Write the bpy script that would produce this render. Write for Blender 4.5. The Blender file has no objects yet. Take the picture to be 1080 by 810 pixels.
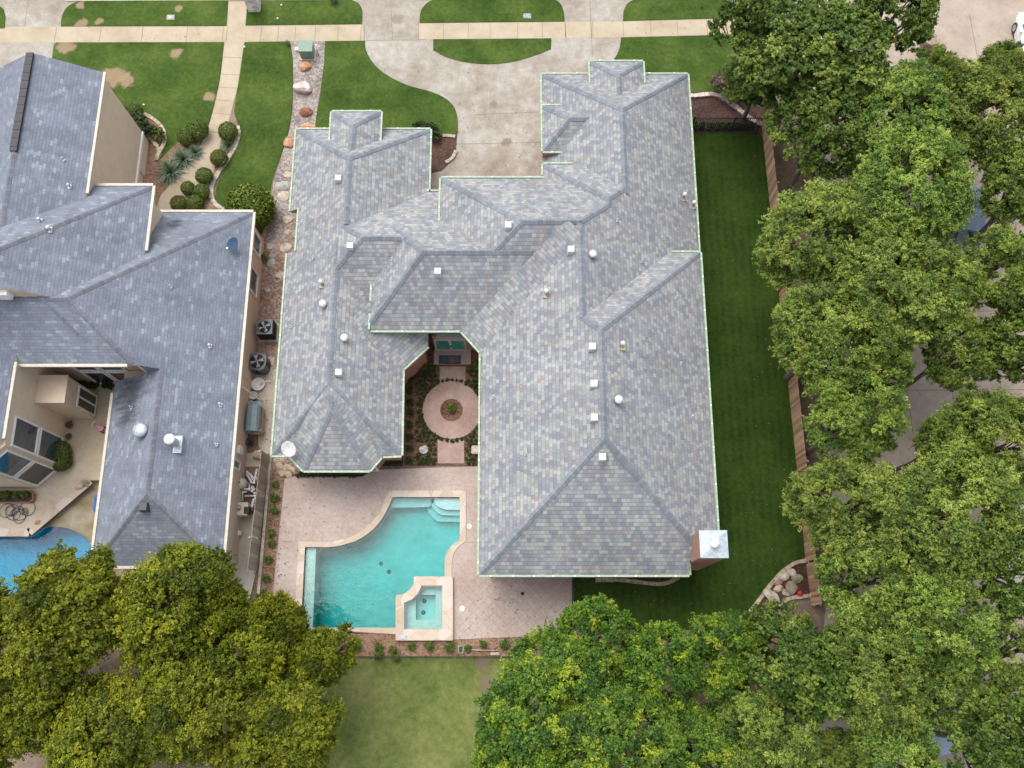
import bpy, bmesh, math, random
import numpy as np
from mathutils import Vector, Matrix
R = math.radians
S = bpy.context.scene
COL = S.collection
rng = random.Random(7)

# ------------------------------------------------------------------ camera
CAM_H, FPX, NAD = 48.0, 960.0, 280.0
TILT = math.atan(NAD / FPX)
cam = bpy.data.objects.new('camera', bpy.data.cameras.new('camera'))
COL.objects.link(cam)
cam.location = (0, 0, CAM_H)
cam.rotation_euler = (TILT, 0, 0)
cam.data.sensor_width = 36.0
cam.data.lens = FPX / 1080 * 36.0
cam.data.clip_start = 1.0
cam.data.clip_end = 2000.0
S.camera = cam

# ------------------------------------------------------------------ light
SUN_DIR = Vector((-0.22, 0.36, 0.90)).normalized()
w = bpy.data.worlds.new('World'); S.world = w; w.use_nodes = True
nt = w.node_tree
sky = nt.nodes.new('ShaderNodeTexSky'); sky.sky_type = 'NISHITA'; sky.sun_disc = False
sky.sun_elevation = math.asin(SUN_DIR.z); sky.sun_rotation = math.atan2(SUN_DIR.x, SUN_DIR.y)
sky.air_density = 1.0; sky.dust_density = 4.0; sky.ozone_density = 1.0
hs = nt.nodes.new('ShaderNodeHueSaturation'); hs.inputs['Saturation'].default_value = 0.35
bg = nt.nodes['Background']; bg.inputs['Strength'].default_value = 0.15
nt.links.new(sky.outputs[0], hs.inputs['Color']); nt.links.new(hs.outputs[0], bg.inputs['Color'])
sd = bpy.data.lights.new('sun', 'SUN'); sd.energy = 0.75; sd.angle = R(50); sd.color = (1.0, 0.96, 0.90)
sun = bpy.data.objects.new('sun', sd); COL.objects.link(sun)
sun.rotation_euler = SUN_DIR.to_track_quat('Z', 'Y').to_euler()
sun.location = (0, 0, 60)
S.view_settings.view_transform = 'Standard'; S.view_settings.look = 'None'
S.view_settings.exposure = 0.88; S.view_settings.gamma = 1.0
S.view_settings.use_curve_mapping = False

# ------------------------------------------------------------------ helpers
_c, _s = math.cos(TILT), math.sin(TILT)
def P(px, py, h=0.0):
    """the point of height h seen at a place of the 1080x810 photograph (survey of the site)"""
    u = (px - 540) / FPX; v = (405 - py) / FPX
    k = (h - CAM_H) / (v * _s - _c)
    return Vector((u * k, (v * _c + _s) * k, h))
def Q(x, y, z):
    d = Vector((x, y, z - CAM_H))
    yc = d.y * _c + d.z * _s; zc = -d.y * _s + d.z * _c
    return (540 + FPX * d.x / -zc, 405 - FPX * yc / -zc)
def pts(l, h=0.0):
    return [P(a, b, h) for a, b in l]
def smooth(l, n=5, closed=False):
    """Catmull-Rom through 2D points"""
    out = []; m = len(l)
    for i in range(m if closed else m - 1):
        g = lambda k: l[k % m] if closed else l[min(max(k, 0), m - 1)]
        p0, p1, p2, p3 = g(i - 1), g(i), g(i + 1), g(i + 2)
        for j in range(n):
            t = j / n
            out.append(tuple(0.5 * (2 * p1[k] + (p2[k] - p0[k]) * t + (2 * p0[k] - 5 * p1[k] + 4 * p2[k] - p3[k]) * t * t + (3 * p1[k] - p0[k] - 3 * p2[k] + p3[k]) * t ** 3) for k in (0, 1)))
    if not closed: out.append(tuple(l[-1]))
    return out

def thing(name, label, cat, loc=(0, 0, 0), rz=0.0, group=None):
    o = bpy.data.objects.new(name, None); COL.objects.link(o)
    o.location = loc; o.rotation_euler = (0, 0, rz); o.empty_display_size = 0.2
    o['label'] = label; o['category'] = cat
    if group: o['group'] = group
    return o
def tag(o, label, cat, group=None, kind=None):
    if label: o['label'] = label
    if cat: o['category'] = cat
    if group: o['group'] = group
    if kind: o['kind'] = kind
    return o
def rootloc(o):
    v = Vector((0, 0, 0))
    while o: v += o.location; o = o.parent
    return v
def obj(name, bm, mats, parent=None, world=False, smooth_=False):
    """one mesh object from a bmesh; world=True: the bmesh is in world space"""
    if world and parent: bmesh.ops.translate(bm, verts=bm.verts, vec=-rootloc(parent))
    me = bpy.data.meshes.new(name); bm.to_mesh(me); bm.free()
    for m in (mats if isinstance(mats, (list, tuple)) else [mats]): me.materials.append(m)
    if smooth_:
        me.polygons.foreach_set('use_smooth', [True] * len(me.polygons))
    o = bpy.data.objects.new(name, me); COL.objects.link(o)
    if parent: o.parent = parent
    return o
def dup(root, loc, rz=0.0, label=None, sc=None):
    r = root.copy(); COL.objects.link(r); r.location = loc; r.rotation_euler = (0, 0, rz)
    if sc: r.scale = sc if isinstance(sc, tuple) else (sc, sc, sc)
    if label: r['label'] = label
    for ch in list(root.children):
        c = ch.copy(); COL.objects.link(c); c.parent = r
        for g in list(ch.children):
            d = g.copy(); COL.objects.link(d); d.parent = c
    return r
def NB(): return bmesh.new()
def box(bm, x0, x1, y0, y1, z0, z1, mi=0, M=None):
    v = [bm.verts.new(p) for p in ((x0, y0, z0), (x1, y0, z0), (x1, y1, z0), (x0, y1, z0), (x0, y0, z1), (x1, y0, z1), (x1, y1, z1), (x0, y1, z1))]
    if M is not None:
        for q in v: q.co = M @ q.co
    for f in ((3, 2, 1, 0), (4, 5, 6, 7), (0, 1, 5, 4), (1, 2, 6, 5), (2, 3, 7, 6), (3, 0, 4, 7)):
        bm.faces.new([v[i] for i in f]).material_index = mi
    return v
def bar(bm, a, b, wd, ht, mi=0):
    """box beam from a to b, width wd (horizontal), height ht centred"""
    a = Vector(a); b = Vector(b); d = b - a; L = d.length; d.normalize()
    s = d.cross(Vector((0, 0, 1)))
    s = s.normalized() if s.length > 1e-4 else Vector((1, 0, 0))
    u = s.cross(d)
    M = Matrix(((d.x, s.x, u.x, a.x), (d.y, s.y, u.y, a.y), (d.z, s.z, u.z, a.z), (0, 0, 0, 1)))
    return box(bm, 0, L, -wd / 2, wd / 2, -ht / 2, ht / 2, mi, M)
def tube(bm, path, rad, n=8, mi=0, cap=True):
    path = [Vector(p) for p in path]
    if not isinstance(rad, (list, tuple)): rad = [rad] * len(path)
    rings = []
    for i, p in enumerate(path):
        d = (path[min(i + 1, len(path) - 1)] - path[max(i - 1, 0)]).normalized()
        a = d.cross(Vector((0.31, 0.2, 0.93))); a = a.normalized() if a.length > 1e-4 else Vector((1, 0, 0)); b = d.cross(a)
        rings.append([bm.verts.new(p + (a * math.cos(k * 2 * math.pi / n) + b * math.sin(k * 2 * math.pi / n)) * rad[i]) for k in range(n)])
    for i in range(len(rings) - 1):
        for k in range(n):
            f = bm.faces.new((rings[i][k], rings[i][(k + 1) % n], rings[i + 1][(k + 1) % n], rings[i + 1][k])); f.material_index = mi; f.smooth = True
    if cap:
        bm.faces.new(rings[0][::-1]).material_index = mi; bm.faces.new(rings[-1]).material_index = mi
def lathe(bm, prof, n=20, c=(0, 0, 0), mi=0):
    rings = []
    for r, z in prof:
        rings.append([bm.verts.new((c[0] + r * math.cos(k * 2 * math.pi / n), c[1] + r * math.sin(k * 2 * math.pi / n), c[2] + z)) for k in range(n)])
    for i in range(len(rings) - 1):
        for k in range(n):
            f = bm.faces.new((rings[i][k], rings[i][(k + 1) % n], rings[i + 1][(k + 1) % n], rings[i + 1][k])); f.material_index = mi; f.smooth = True
    bm.faces.new(rings[0][::-1]).material_index = mi; bm.faces.new(rings[-1]).material_index = mi
def prism(bm, poly, z0, z1, mi=0, mside=None):
    a = [bm.verts.new((p[0], p[1], z0)) for p in poly]; b = [bm.verts.new((p[0], p[1], z1)) for p in poly]
    n = len(poly)
    f = bm.faces.new(b); f.material_index = mi
    bm.faces.new(a[::-1]).material_index = mi
    for i in range(n):
        bm.faces.new((a[i], a[(i + 1) % n], b[(i + 1) % n], b[i])).material_index = mi if mside is None else mside
def ccw(poly):
    A = sum(poly[i][0] * poly[(i + 1) % len(poly)][1] - poly[(i + 1) % len(poly)][0] * poly[i][1] for i in range(len(poly)))
    return list(poly) if A > 0 else list(poly)[::-1]
def sheet_bm(outer, z, holes=()):
    bm = NB()
    if not holes:
        bm.faces.new([bm.verts.new((p[0], p[1], z)) for p in ccw(outer)])
    else:
        es = []
        for loop in [outer] + list(holes):
            v = [bm.verts.new((p[0], p[1], z)) for p in loop]
            es += [bm.edges.new((v[i], v[(i + 1) % len(v)])) for i in range(len(v))]
        bmesh.ops.triangle_fill(bm, use_beauty=True, use_dissolve=False, edges=es, normal=(0, 0, 1))
    bmesh.ops.recalc_face_normals(bm, faces=bm.faces)
    for f in bm.faces:
        if f.normal.z < 0: f.normal_flip()
    return bm
def sheet(name, outer, z, mat, holes=(), px=True, kind='structure'):
    if px: outer = pts(outer); holes = [pts(h) for h in holes]
    o = obj(name, sheet_bm(outer, z, holes), mat)
    o['kind'] = kind
    return o

# ------------------------------------------------------------------ materials
def new_mat(name, rough=0.8, spec=0.3):
    m = bpy.data.materials.new(name); m.use_nodes = True
    b = m.node_tree.nodes['Principled BSDF']
    b.inputs['Roughness'].default_value = rough
    b.inputs['Specular IOR Level'].default_value = spec
    return m, m.node_tree, b
def N(nt, t, **kw):
    n = nt.nodes.new('ShaderNode' + t)
    for k, v in kw.items():
        if k in n.inputs: n.inputs[k].default_value = v
        else: setattr(n, k, v)
    return n
def ramp(nt, fac, cols, interp='LINEAR'):
    r = nt.nodes.new('ShaderNodeValToRGB'); r.color_ramp.interpolation = interp
    e = r.color_ramp.elements
    while len(e) < len(cols): e.new(0.5)
    for i, (p, c) in enumerate(cols):
        e[i].position = p; e[i].color = (c[0], c[1], c[2], 1)
    nt.links.new(fac, r.inputs[0]); return r.outputs[0]
def coords(nt, scale=(1, 1, 1)):
    g = nt.nodes.new('ShaderNodeNewGeometry')
    mp = nt.nodes.new('ShaderNodeMapping'); mp.inputs['Scale'].default_value = scale
    nt.links.new(g.outputs['Position'], mp.inputs[0]); return mp.outputs[0]
def noise(nt, vec, scale, detail=4, rough=0.6):
    n = N(nt, 'TexNoise', Scale=scale, Detail=detail, Roughness=rough)
    nt.links.new(vec, n.inputs['Vector']); return n.outputs['Fac']
def mix(nt, fac, a, b, mode='MIX'):
    m = nt.nodes.new('ShaderNodeMix'); m.data_type = 'RGBA'; m.blend_type = mode
    for v, k in ((fac, 0), (a, 6), (b, 7)):
        if isinstance(v, (int, float)): m.inputs[k].default_value = v
        elif isinstance(v, tuple): m.inputs[k].default_value = (v[0], v[1], v[2], 1)
        else: nt.links.new(v, m.inputs[k])
    return m.outputs[2]
def math_(nt, op, a, b=None, c=None):
    m = nt.nodes.new('ShaderNodeMath'); m.operation = op
    for i, v in enumerate((a, b, c)):
        if v is None: continue
        if isinstance(v, (int, float)): m.inputs[i].default_value = v
        else: nt.links.new(v, m.inputs[i])
    return m.outputs[0]
def bump(nt, b, h, strength=0.4, dist=0.02):
    n = N(nt, 'Bump', Strength=strength, Distance=dist)
    nt.links.new(h, n.inputs['Height']); nt.links.new(n.outputs[0], b.inputs['Normal'])
def flat(name, col, rough=0.6, metal=0.0, var=0.12, scale=6.0, spec=0.4):
    """plain material with slight soiling"""
    m, nt, b = new_mat(name, rough, spec); b.inputs['Metallic'].default_value = metal
    f = noise(nt, coords(nt), scale, 5)
    d = tuple(c * (1 - var) for c in col); l = tuple(min(1, c * (1 + var)) for c in col)
    nt.links.new(ramp(nt, f, [(0.3, d), (0.7, l)]), b.inputs['Base Color'])
    return m
def ground_mat(name, cols, s1=0.25, s2=6.0, s3=30.0, mix2=0.5, rough=0.9, bs=0.4, bd=0.02, spots=None, stripes=None):
    """ground with large patches, fine grain, optional coloured spots / mowing stripes"""
    m, nt, b = new_mat(name, rough, 0.2)
    co = coords(nt)
    a = noise(nt, co, s1, 5); c = noise(nt, co, s2, 6, 0.7); d = noise(nt, co, s3, 3, 0.8)
    f = math_(nt, 'ADD', math_(nt, 'MULTIPLY', a, 1 - mix2), math_(nt, 'MULTIPLY', c, mix2 * 0.55))
    f = math_(nt, 'ADD', f, math_(nt, 'MULTIPLY', d, mix2 * 0.45))
    n = len(cols)
    col = ramp(nt, f, [(0.385 + 0.23 * i / (n - 1), cc) for i, cc in enumerate(cols)])
    if stripes:
        ang, wid, amt = stripes
        wv = N(nt, 'TexWave', Scale=1.0 / wid, Distortion=1.5, Detail=2.0); wv.inputs['Detail Scale'].default_value = 1.5
        mp = nt.nodes.new('ShaderNodeMapping'); mp.inputs['Rotation'].default_value = (0, 0, ang)
        nt.links.new(co, mp.inputs[0]); nt.links.new(mp.outputs[0], wv.inputs['Vector'])
        col = mix(nt, math_(nt, 'MULTIPLY', wv.outputs['Fac'], amt), col, cols[-1])
    for sp in spots or ():
        (x, y, r, scol) = sp
        vm = nt.nodes.new('ShaderNodeVectorMath'); vm.operation = 'DISTANCE'
        wob = N(nt, 'TexNoise', Scale=1.1, Detail=6.0, Roughness=0.75); nt.links.new(co, wob.inputs['Vector'])
        vs = nt.nodes.new('ShaderNodeVectorMath'); vs.operation = 'MULTIPLY_ADD'
        sub = nt.nodes.new('ShaderNodeVectorMath'); sub.operation = 'SUBTRACT'; sub.inputs[1].default_value = (0.5, 0.5, 0.5)
        nt.links.new(wob.outputs['Color'], sub.inputs[0])
        nt.links.new(sub.outputs[0], vs.inputs[0]); vs.inputs[1].default_value = (r * 2.6, r * 2.6, 0); nt.links.new(co, vs.inputs[2])
        nt.links.new(vs.outputs[0], vm.inputs[0]); vm.inputs[1].default_value = (x, y, 0.0)
        k = ramp(nt, math_(nt, 'DIVIDE', vm.outputs['Value'], r), [(0.65, (1, 1, 1)), (1.0, (0, 0, 0))])
        col = mix(nt, math_(nt, 'MULTIPLY', k, 0.85), col, scol)
    nt.links.new(col, b.inputs['Base Color'])
    bump(nt, b, math_(nt, 'ADD', c, d), bs, bd)
    return m
def cell_mat(name, cols, scale, gap=None, rough=0.85, bd=0.03, stretch=(1, 1, 1), detail=0.35):
    """pebbles / chips / flagstone: voronoi cells of several colours"""
    m, nt, b = new_mat(name, rough, 0.25)
    co = coords(nt, stretch)
    v = N(nt, 'TexVoronoi', Scale=scale); nt.links.new(co, v.inputs['Vector'])
    sp = nt.nodes.new('ShaderNodeSeparateColor'); nt.links.new(v.outputs['Color'], sp.inputs[0])
    n = len(cols)
    col = ramp(nt, sp.outputs[0], [((i + 0.0) / n, c) for i, c in enumerate(cols)], 'CONSTANT')
    f = noise(nt, co, 0.5, 5)
    col = mix(nt, detail, col, ramp(nt, f, [(0.3, tuple(x * 0.5 for x in cols[0])), (0.7, tuple(min(1, x * 1.3) for x in cols[-1]))]))
    if gap:
        e = N(nt, 'TexVoronoi', Scale=scale, feature='DISTANCE_TO_EDGE'); nt.links.new(co, e.inputs['Vector'])
        k = ramp(nt, e.outputs['Distance'], [(0.0, (1, 1, 1)), (gap[0], (0, 0, 0))])
        col = mix(nt, k, col, gap[1])
    nt.links.new(col, b.inputs['Base Color'])
    bump(nt, b, math_(nt, 'SUBTRACT', 1.0, v.outputs['Distance']), 0.5, bd)
    return m
def shingle_mat(name, cols, rh, rw, edge=0.55, run=0.5, streak=0.15, rn=3.0, dark_patches=()):
    m, nt, b = new_mat(name, 0.92, 0.2)
    uv = nt.nodes.new('ShaderNodeUVMap'); uv.uv_map = 'UVMap'
    sp = nt.nodes.new('ShaderNodeSeparateXYZ'); nt.links.new(uv.outputs[0], sp.inputs[0])
    u, v = sp.outputs[0], sp.outputs[1]
    vr = math_(nt, 'DIVIDE', v, rh); row = math_(nt, 'FLOOR', vr); fv = math_(nt, 'FRACT', vr)
    wr = N(nt, 'TexWhiteNoise', noise_dimensions='1D'); nt.links.new(row, wr.inputs['W'])
    ur = math_(nt, 'ADD', math_(nt, 'DIVIDE', u, rw), math_(nt, 'ADD', math_(nt, 'MULTIPLY', row, 0.5), math_(nt, 'MULTIPLY', wr.outputs[0], 0.3)))
    colm = math_(nt, 'FLOOR', ur); fu = math_(nt, 'FRACT', ur)
    def wn(a, b_):
        cx = nt.nodes.new('ShaderNodeCombineXYZ')
        for i, q in enumerate((a, b_)): nt.links.new(q, cx.inputs[i])
        k = N(nt, 'TexWhiteNoise', noise_dimensions='2D'); nt.links.new(cx.outputs[0], k.inputs['Vector']); return k.outputs['Value']
    tile = wn(colm, row)
    runv = wn(math_(nt, 'FLOOR', math_(nt, 'DIVIDE', math_(nt, 'ADD', colm, math_(nt, 'MULTIPLY', math_(nt, 'FLOOR', math_(nt, 'DIVIDE', row, 2.0)), 1.0)), rn)), math_(nt, 'FLOOR', math_(nt, 'DIVIDE', row, 2.0)))
    f = math_(nt, 'ADD', math_(nt, 'MULTIPLY', tile, 1 - run), math_(nt, 'MULTIPLY', runv, run))
    n = len(cols)
    col = ramp(nt, f, [(0.14 + 0.76 * i / n, c) for i, c in enumerate(cols)], 'CONSTANT')
    co = coords(nt)
    gr = noise(nt, co, 40, 2, 0.8)
    col = mix(nt, 0.55, col, ramp(nt, gr, [(0.3, (0.5, 0.5, 0.5)), (0.7, (1.0, 1.0, 1.0))]), 'MULTIPLY')
    st = noise(nt, coords(nt, (1, 1, 1)), 0.35, 5)
    col = mix(nt, streak, col, ramp(nt, st, [(0.35, (0.25, 0.25, 0.27)), (0.65, (1.0, 1.0, 1.0))]), 'MULTIPLY')
    mp2 = nt.nodes.new('ShaderNodeMapping'); mp2.inputs['Scale'].default_value = (1.6, 0.16, 1); nt.links.new(uv.outputs[0], mp2.inputs[0])
    sk = noise(nt, mp2.outputs[0], 1.0, 5, 0.65)
    col = mix(nt, streak * 1.3, col, ramp(nt, sk, [(0.36, (0.55, 0.55, 0.57)), (0.6, (1.0, 1.0, 1.0))]), 'MULTIPLY')
    for sx_, sy_, sr_ in dark_patches:
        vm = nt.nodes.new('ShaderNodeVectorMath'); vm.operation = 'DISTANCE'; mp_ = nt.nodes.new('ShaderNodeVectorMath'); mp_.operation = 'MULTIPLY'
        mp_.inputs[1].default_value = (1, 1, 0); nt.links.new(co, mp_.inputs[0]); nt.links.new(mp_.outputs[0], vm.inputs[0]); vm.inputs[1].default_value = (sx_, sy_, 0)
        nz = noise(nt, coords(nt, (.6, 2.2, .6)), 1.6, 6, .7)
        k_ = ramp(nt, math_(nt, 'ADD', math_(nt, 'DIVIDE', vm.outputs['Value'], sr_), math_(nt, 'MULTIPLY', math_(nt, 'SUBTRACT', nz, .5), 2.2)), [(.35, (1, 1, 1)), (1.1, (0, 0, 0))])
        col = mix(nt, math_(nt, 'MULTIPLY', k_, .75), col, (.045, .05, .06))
    ev = math_(nt, 'LESS_THAN', fv, 0.12); eu = math_(nt, 'LESS_THAN', fu, 0.07)
    e = math_(nt, 'MULTIPLY', math_(nt, 'MAXIMUM', ev, math_(nt, 'MULTIPLY', eu, 0.8)), edge)
    col = mix(nt, e, col, tuple(c * 0.35 for c in cols[0]))
    nt.links.new(col, b.inputs['Base Color'])
    h = math_(nt, 'ADD', math_(nt, 'SUBTRACT', 1.0, fv), math_(nt, 'ADD', math_(nt, 'MULTIPLY', tile, 0.5), math_(nt, 'MULTIPLY', gr, 0.3)))
    bump(nt, b, h, 0.55, 0.02)
    return m
def brick_mat(name, c1, c2, mortar, sx=1.0):
    m, nt, b = new_mat(name, 0.9, 0.2)
    g = nt.nodes.new('ShaderNodeNewGeometry'); s3 = nt.nodes.new('ShaderNodeSeparateXYZ'); nt.links.new(g.outputs['Position'], s3.inputs[0])
    cx = nt.nodes.new('ShaderNodeCombineXYZ')
    nt.links.new(math_(nt, 'ADD', s3.outputs[0], s3.outputs[1]), cx.inputs[0]); nt.links.new(s3.outputs[2], cx.inputs[1])
    br = N(nt, 'TexBrick', Scale=1.0); br.inputs['Brick Width'].default_value = 0.22 * sx; br.inputs['Row Height'].default_value = 0.075 * sx
    br.inputs['Mortar Size'].default_value = 0.008 * sx; br.inputs['Bias'].default_value = 0.0
    br.inputs['Color1'].default_value = (*c1, 1); br.inputs['Color2'].default_value = (*c2, 1); br.inputs['Mortar'].default_value = (*mortar, 1)
    nt.links.new(cx.outputs[0], br.inputs['Vector'])
    f = noise(nt, coords(nt), 3, 5)
    nt.links.new(mix(nt, 0.35, br.outputs['Color'], ramp(nt, f, [(0.3, tuple(c * 0.6 for c in c1)), (0.7, c2)])), b.inputs['Base Color'])
    bump(nt, b, math_(nt, 'SUBTRACT', 1.0, br.outputs['Fac']), 0.5, 0.01)
    return m
def leaf_mat(name, cols, trans=0.25, attr='rnd', tint=0.12):
    m, nt, b = new_mat(name, 0.55, 0.35)
    at = nt.nodes.new('ShaderNodeAttribute'); at.attribute_name = attr
    n = len(cols)
    col = ramp(nt, at.outputs['Fac'], [(0.08 + 0.84 * i / (n - 1), c) for i, c in enumerate(cols)])
    oi = nt.nodes.new('ShaderNodeObjectInfo')
    hsv = nt.nodes.new('ShaderNodeHueSaturation')
    nt.links.new(math_(nt, 'ADD', 0.5 - tint * 0.08, math_(nt, 'MULTIPLY', oi.outputs['Random'], tint * 0.16)), hsv.inputs['Hue'])
    nt.links.new(math_(nt, 'ADD', 1 - tint, math_(nt, 'MULTIPLY', oi.outputs['Random'], tint * 2)), hsv.inputs['Value'])
    nt.links.new(col, hsv.inputs['Color'])
    nt.links.new(hsv.outputs[0], b.inputs['Base Color'])
    tr = nt.nodes.new('ShaderNodeBsdfTranslucent')
    nt.links.new(mix(nt, 1.0, hsv.outputs[0], (1.0, 0.95, 0.35), 'MULTIPLY'), tr.inputs['Color'])
    ms = nt.nodes.new('ShaderNodeMixShader'); ms.inputs[0].default_value = trans
    nt.links.new(b.outputs[0], ms.inputs[1]); nt.links.new(tr.outputs[0], ms.inputs[2])
    nt.links.new(ms.outputs[0], nt.nodes['Material Output'].inputs['Surface'])
    return m
def water_mat(name, tint, wave=3.0, bs=0.08):
    m, nt, b = new_mat(name)
    nt.nodes.remove(b)
    tr = nt.nodes.new('ShaderNodeBsdfTransparent'); tr.inputs['Color'].default_value = (*tint, 1)
    gl = nt.nodes.new('ShaderNodeBsdfGlossy'); gl.inputs['Roughness'].default_value = 0.02
    fr = N(nt, 'Fresnel', IOR=1.42)
    co = coords(nt); wv = noise(nt, co, wave, 5, 0.6)
    bp = N(nt, 'Bump', Strength=bs, Distance=0.1); nt.links.new(wv, bp.inputs['Height'])
    nt.links.new(bp.outputs[0], gl.inputs['Normal']); nt.links.new(bp.outputs[0], fr.inputs['Normal'])
    ms = nt.nodes.new('ShaderNodeMixShader')
    nt.links.new(fr.outputs[0], ms.inputs[0]); nt.links.new(tr.outputs[0], ms.inputs[1]); nt.links.new(gl.outputs[0], ms.inputs[2])
    nt.links.new(ms.outputs[0], nt.nodes['Material Output'].inputs['Surface'])
    return m
def water_body(name, dens, col, wave, bs):
    m = water_mat(name, (0.97, 0.99, 0.99), wave, bs); nt = m.node_tree
    va = nt.nodes.new('ShaderNodeVolumeAbsorption'); va.inputs['Color'].default_value = (*col, 1); va.inputs['Density'].default_value = dens
    nt.links.new(va.outputs[0], nt.nodes['Material Output'].inputs['Volume']); return m
def glass_mat(name, col, rough=0.05):
    m, nt, b = new_mat(name, rough, 0.8)
    f = noise(nt, coords(nt), 1.5, 3)
    nt.links.new(ramp(nt, f, [(0.35, tuple(c * 0.6 for c in col)), (0.65, col)]), b.inputs['Base Color'])
    return m

tan = (0.34, 0.25, 0.16)
def sp(px, py, r, col=tan):
    p = P(px, py); return (p.x, p.y, r, col)
M = {}
M['shingle'] = shingle_mat('weathered_shingle', [(0.267, 0.288, 0.326), (0.323, 0.341, 0.359), (0.383, 0.390, 0.386), (0.346, 0.317, 0.309), (0.417, 0.422, 0.410), (0.298, 0.317, 0.346), (0.360, 0.372, 0.374), (0.445, 0.451, 0.434)], 0.205, 0.205, run=0.18, edge=0.5, streak=0.2, rn=2.0)
M['shingle2'] = shingle_mat('slate_shingle', [(0.221, 0.248, 0.301), (0.240, 0.268, 0.323), (0.263, 0.293, 0.349), (0.234, 0.261, 0.320), (0.275, 0.307, 0.359), (0.250, 0.279, 0.333), (0.267, 0.298, 0.351), (0.336, 0.392, 0.430)], 0.16, 0.30, edge=0.4, run=0.62, streak=0.25, rn=1.0, dark_patches=((-19.2, 12.3, 1.2), (-19.3, 11.2, 0.8), (-18.0, 21.7, 0.55)))  # two dark patches high on the south wing's west slope, a stain further north
M['cap'] = shingle_mat('ridge_shingle', [(0.265, 0.300, 0.330), (0.300, 0.330, 0.361), (0.330, 0.361, 0.390), (0.288, 0.318, 0.348)], 0.20, 2.0, edge=0.35, run=0.3, streak=0.3)
M['cap2'] = shingle_mat('slate_ridge_shingle', [(0.216, 0.227, 0.268), (0.247, 0.257, 0.294), (0.268, 0.278, 0.314), (0.237, 0.247, 0.284)], 0.20, 2.0, edge=0.35, run=0.3, streak=0.3)
M['brick'] = brick_mat('red_brick', (0.37, 0.15, 0.10), (0.50, 0.26, 0.18), (0.52, 0.45, 0.39))
M['stucco'] = flat('tan_stucco', (0.62, 0.505, 0.385), 0.9, 0, 0.06, 2.0)
M['gutter'] = flat('pale_green_gutter', (0.31, 0.41, 0.285), 0.5, 0, 0.2)
M['gutter2'] = flat('cream_gutter', (0.52, 0.47, 0.385), 0.5, 0, 0.15)
M['white'] = flat('white_paint', (0.75, 0.74, 0.71), 0.5)
M['ventwhite'] = flat('weathered_white_metal', (0.58, 0.575, 0.56), 0.5, 0.0, 0.25, 9)
M['metal'] = flat('galvanised_metal', (0.36, 0.42, 0.45), 0.5, 0.3, 0.25)
M['dark'] = flat('black_metal', (0.025, 0.026, 0.028), 0.5)
M['darkgrey'] = flat('dark_grey_plastic', (0.06, 0.065, 0.075), 0.5)
M['conc'] = ground_mat('aged_concrete', [(0.36, 0.31, 0.25), (0.46, 0.41, 0.34), (0.53, 0.48, 0.41)], 0.5, 3.0, 25, 0.55, bs=0.2)
M['drive'] = ground_mat('driveway_concrete', [(0.221, 0.184, 0.143), (0.325, 0.291, 0.244), (0.442, 0.427, 0.402)], 0.32, 1.6, 18, 0.6, bs=0.2, spots=[sp(535, 150, .35, (.20, .17, .135)), sp(520, 110, .3, (.21, .18, .14)), sp(420, 20, .4, (.24, .2, .16)), sp(610, 30, .3, (.22, .19, .15))])
M['walk'] = ground_mat('tan_walk', [(0.36, 0.29, 0.205), (0.42, 0.35, 0.255), (0.46, 0.39, 0.30)], 0.6, 3.0, 20, 0.4, bs=0.2)
M['street'] = ground_mat('street_concrete', [(0.298, 0.239, 0.191), (0.369, 0.306, 0.249), (0.427, 0.367, 0.308)], 0.4, 2.5, 18, 0.5, bs=0.2)
M['deckjoint'] = flat('deck_joint_line', (0.27, 0.20, 0.165), 0.95)
M['joint'] = flat('joint', (0.20, 0.17, 0.13), 0.95)
M['deck'] = ground_mat('stamped_pink_concrete', [(0.332, 0.252, 0.214), (0.422, 0.340, 0.301), (0.502, 0.438, 0.403)], 0.45, 6.0, 24, 0.6, bs=0.4)
M['soil'] = ground_mat('brown_soil', [(0.10, 0.07, 0.045), (0.19, 0.14, 0.10), (0.27, 0.21, 0.16)], 0.4, 4, 20, 0.5)
M['mulch'] = cell_mat('wood_mulch', [(0.10, 0.05, 0.03), (0.20, 0.115, 0.07), (0.27, 0.17, 0.11), (0.34, 0.22, 0.15)], 14, None, stretch=(1, 1.7, 1))
M['darkmulch'] = cell_mat('dark_mulch', [(0.035, 0.018, 0.014), (0.06, 0.03, 0.024), (0.085, 0.045, 0.035), (0.12, 0.07, 0.055)], 14, None, stretch=(1, 1.7, 1))
M['redmulch'] = cell_mat('red_brown_mulch', [(0.06, 0.028, 0.016), (0.11, 0.055, 0.032), (0.16, 0.09, 0.055), (0.21, 0.13, 0.085)], 14, None, stretch=(1, 1.7, 1))
M['pinkpath'] = ground_mat('pink_courtyard_path', [(0.279, 0.183, 0.150), (0.363, 0.262, 0.223), (0.438, 0.346, 0.306)], 0.6, 6.0, 24, 0.6, bs=0.4)
M['gravel'] = cell_mat('river_gravel', [(0.180, 0.139, 0.115), (0.279, 0.230, 0.197), (0.369, 0.336, 0.312), (0.246, 0.164, 0.123), (0.230, 0.230, 0.238), (0.426, 0.377, 0.344)], 9, (0.05, (0.07, 0.05, 0.04)))
M['gravelred'] = cell_mat('red_gravel', [(0.216, 0.090, 0.054), (0.270, 0.162, 0.117), (0.324, 0.252, 0.216), (0.162, 0.099, 0.072), (0.270, 0.198, 0.153), (0.378, 0.306, 0.261)], 9, (0.05, (0.06, 0.035, 0.025)))
M['patio'] = ground_mat('tan_terrace_concrete', [(0.43, 0.35, 0.255), (0.50, 0.42, 0.315), (0.56, 0.48, 0.375)], 0.5, 4, 20, 0.5, bs=0.3)
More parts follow.
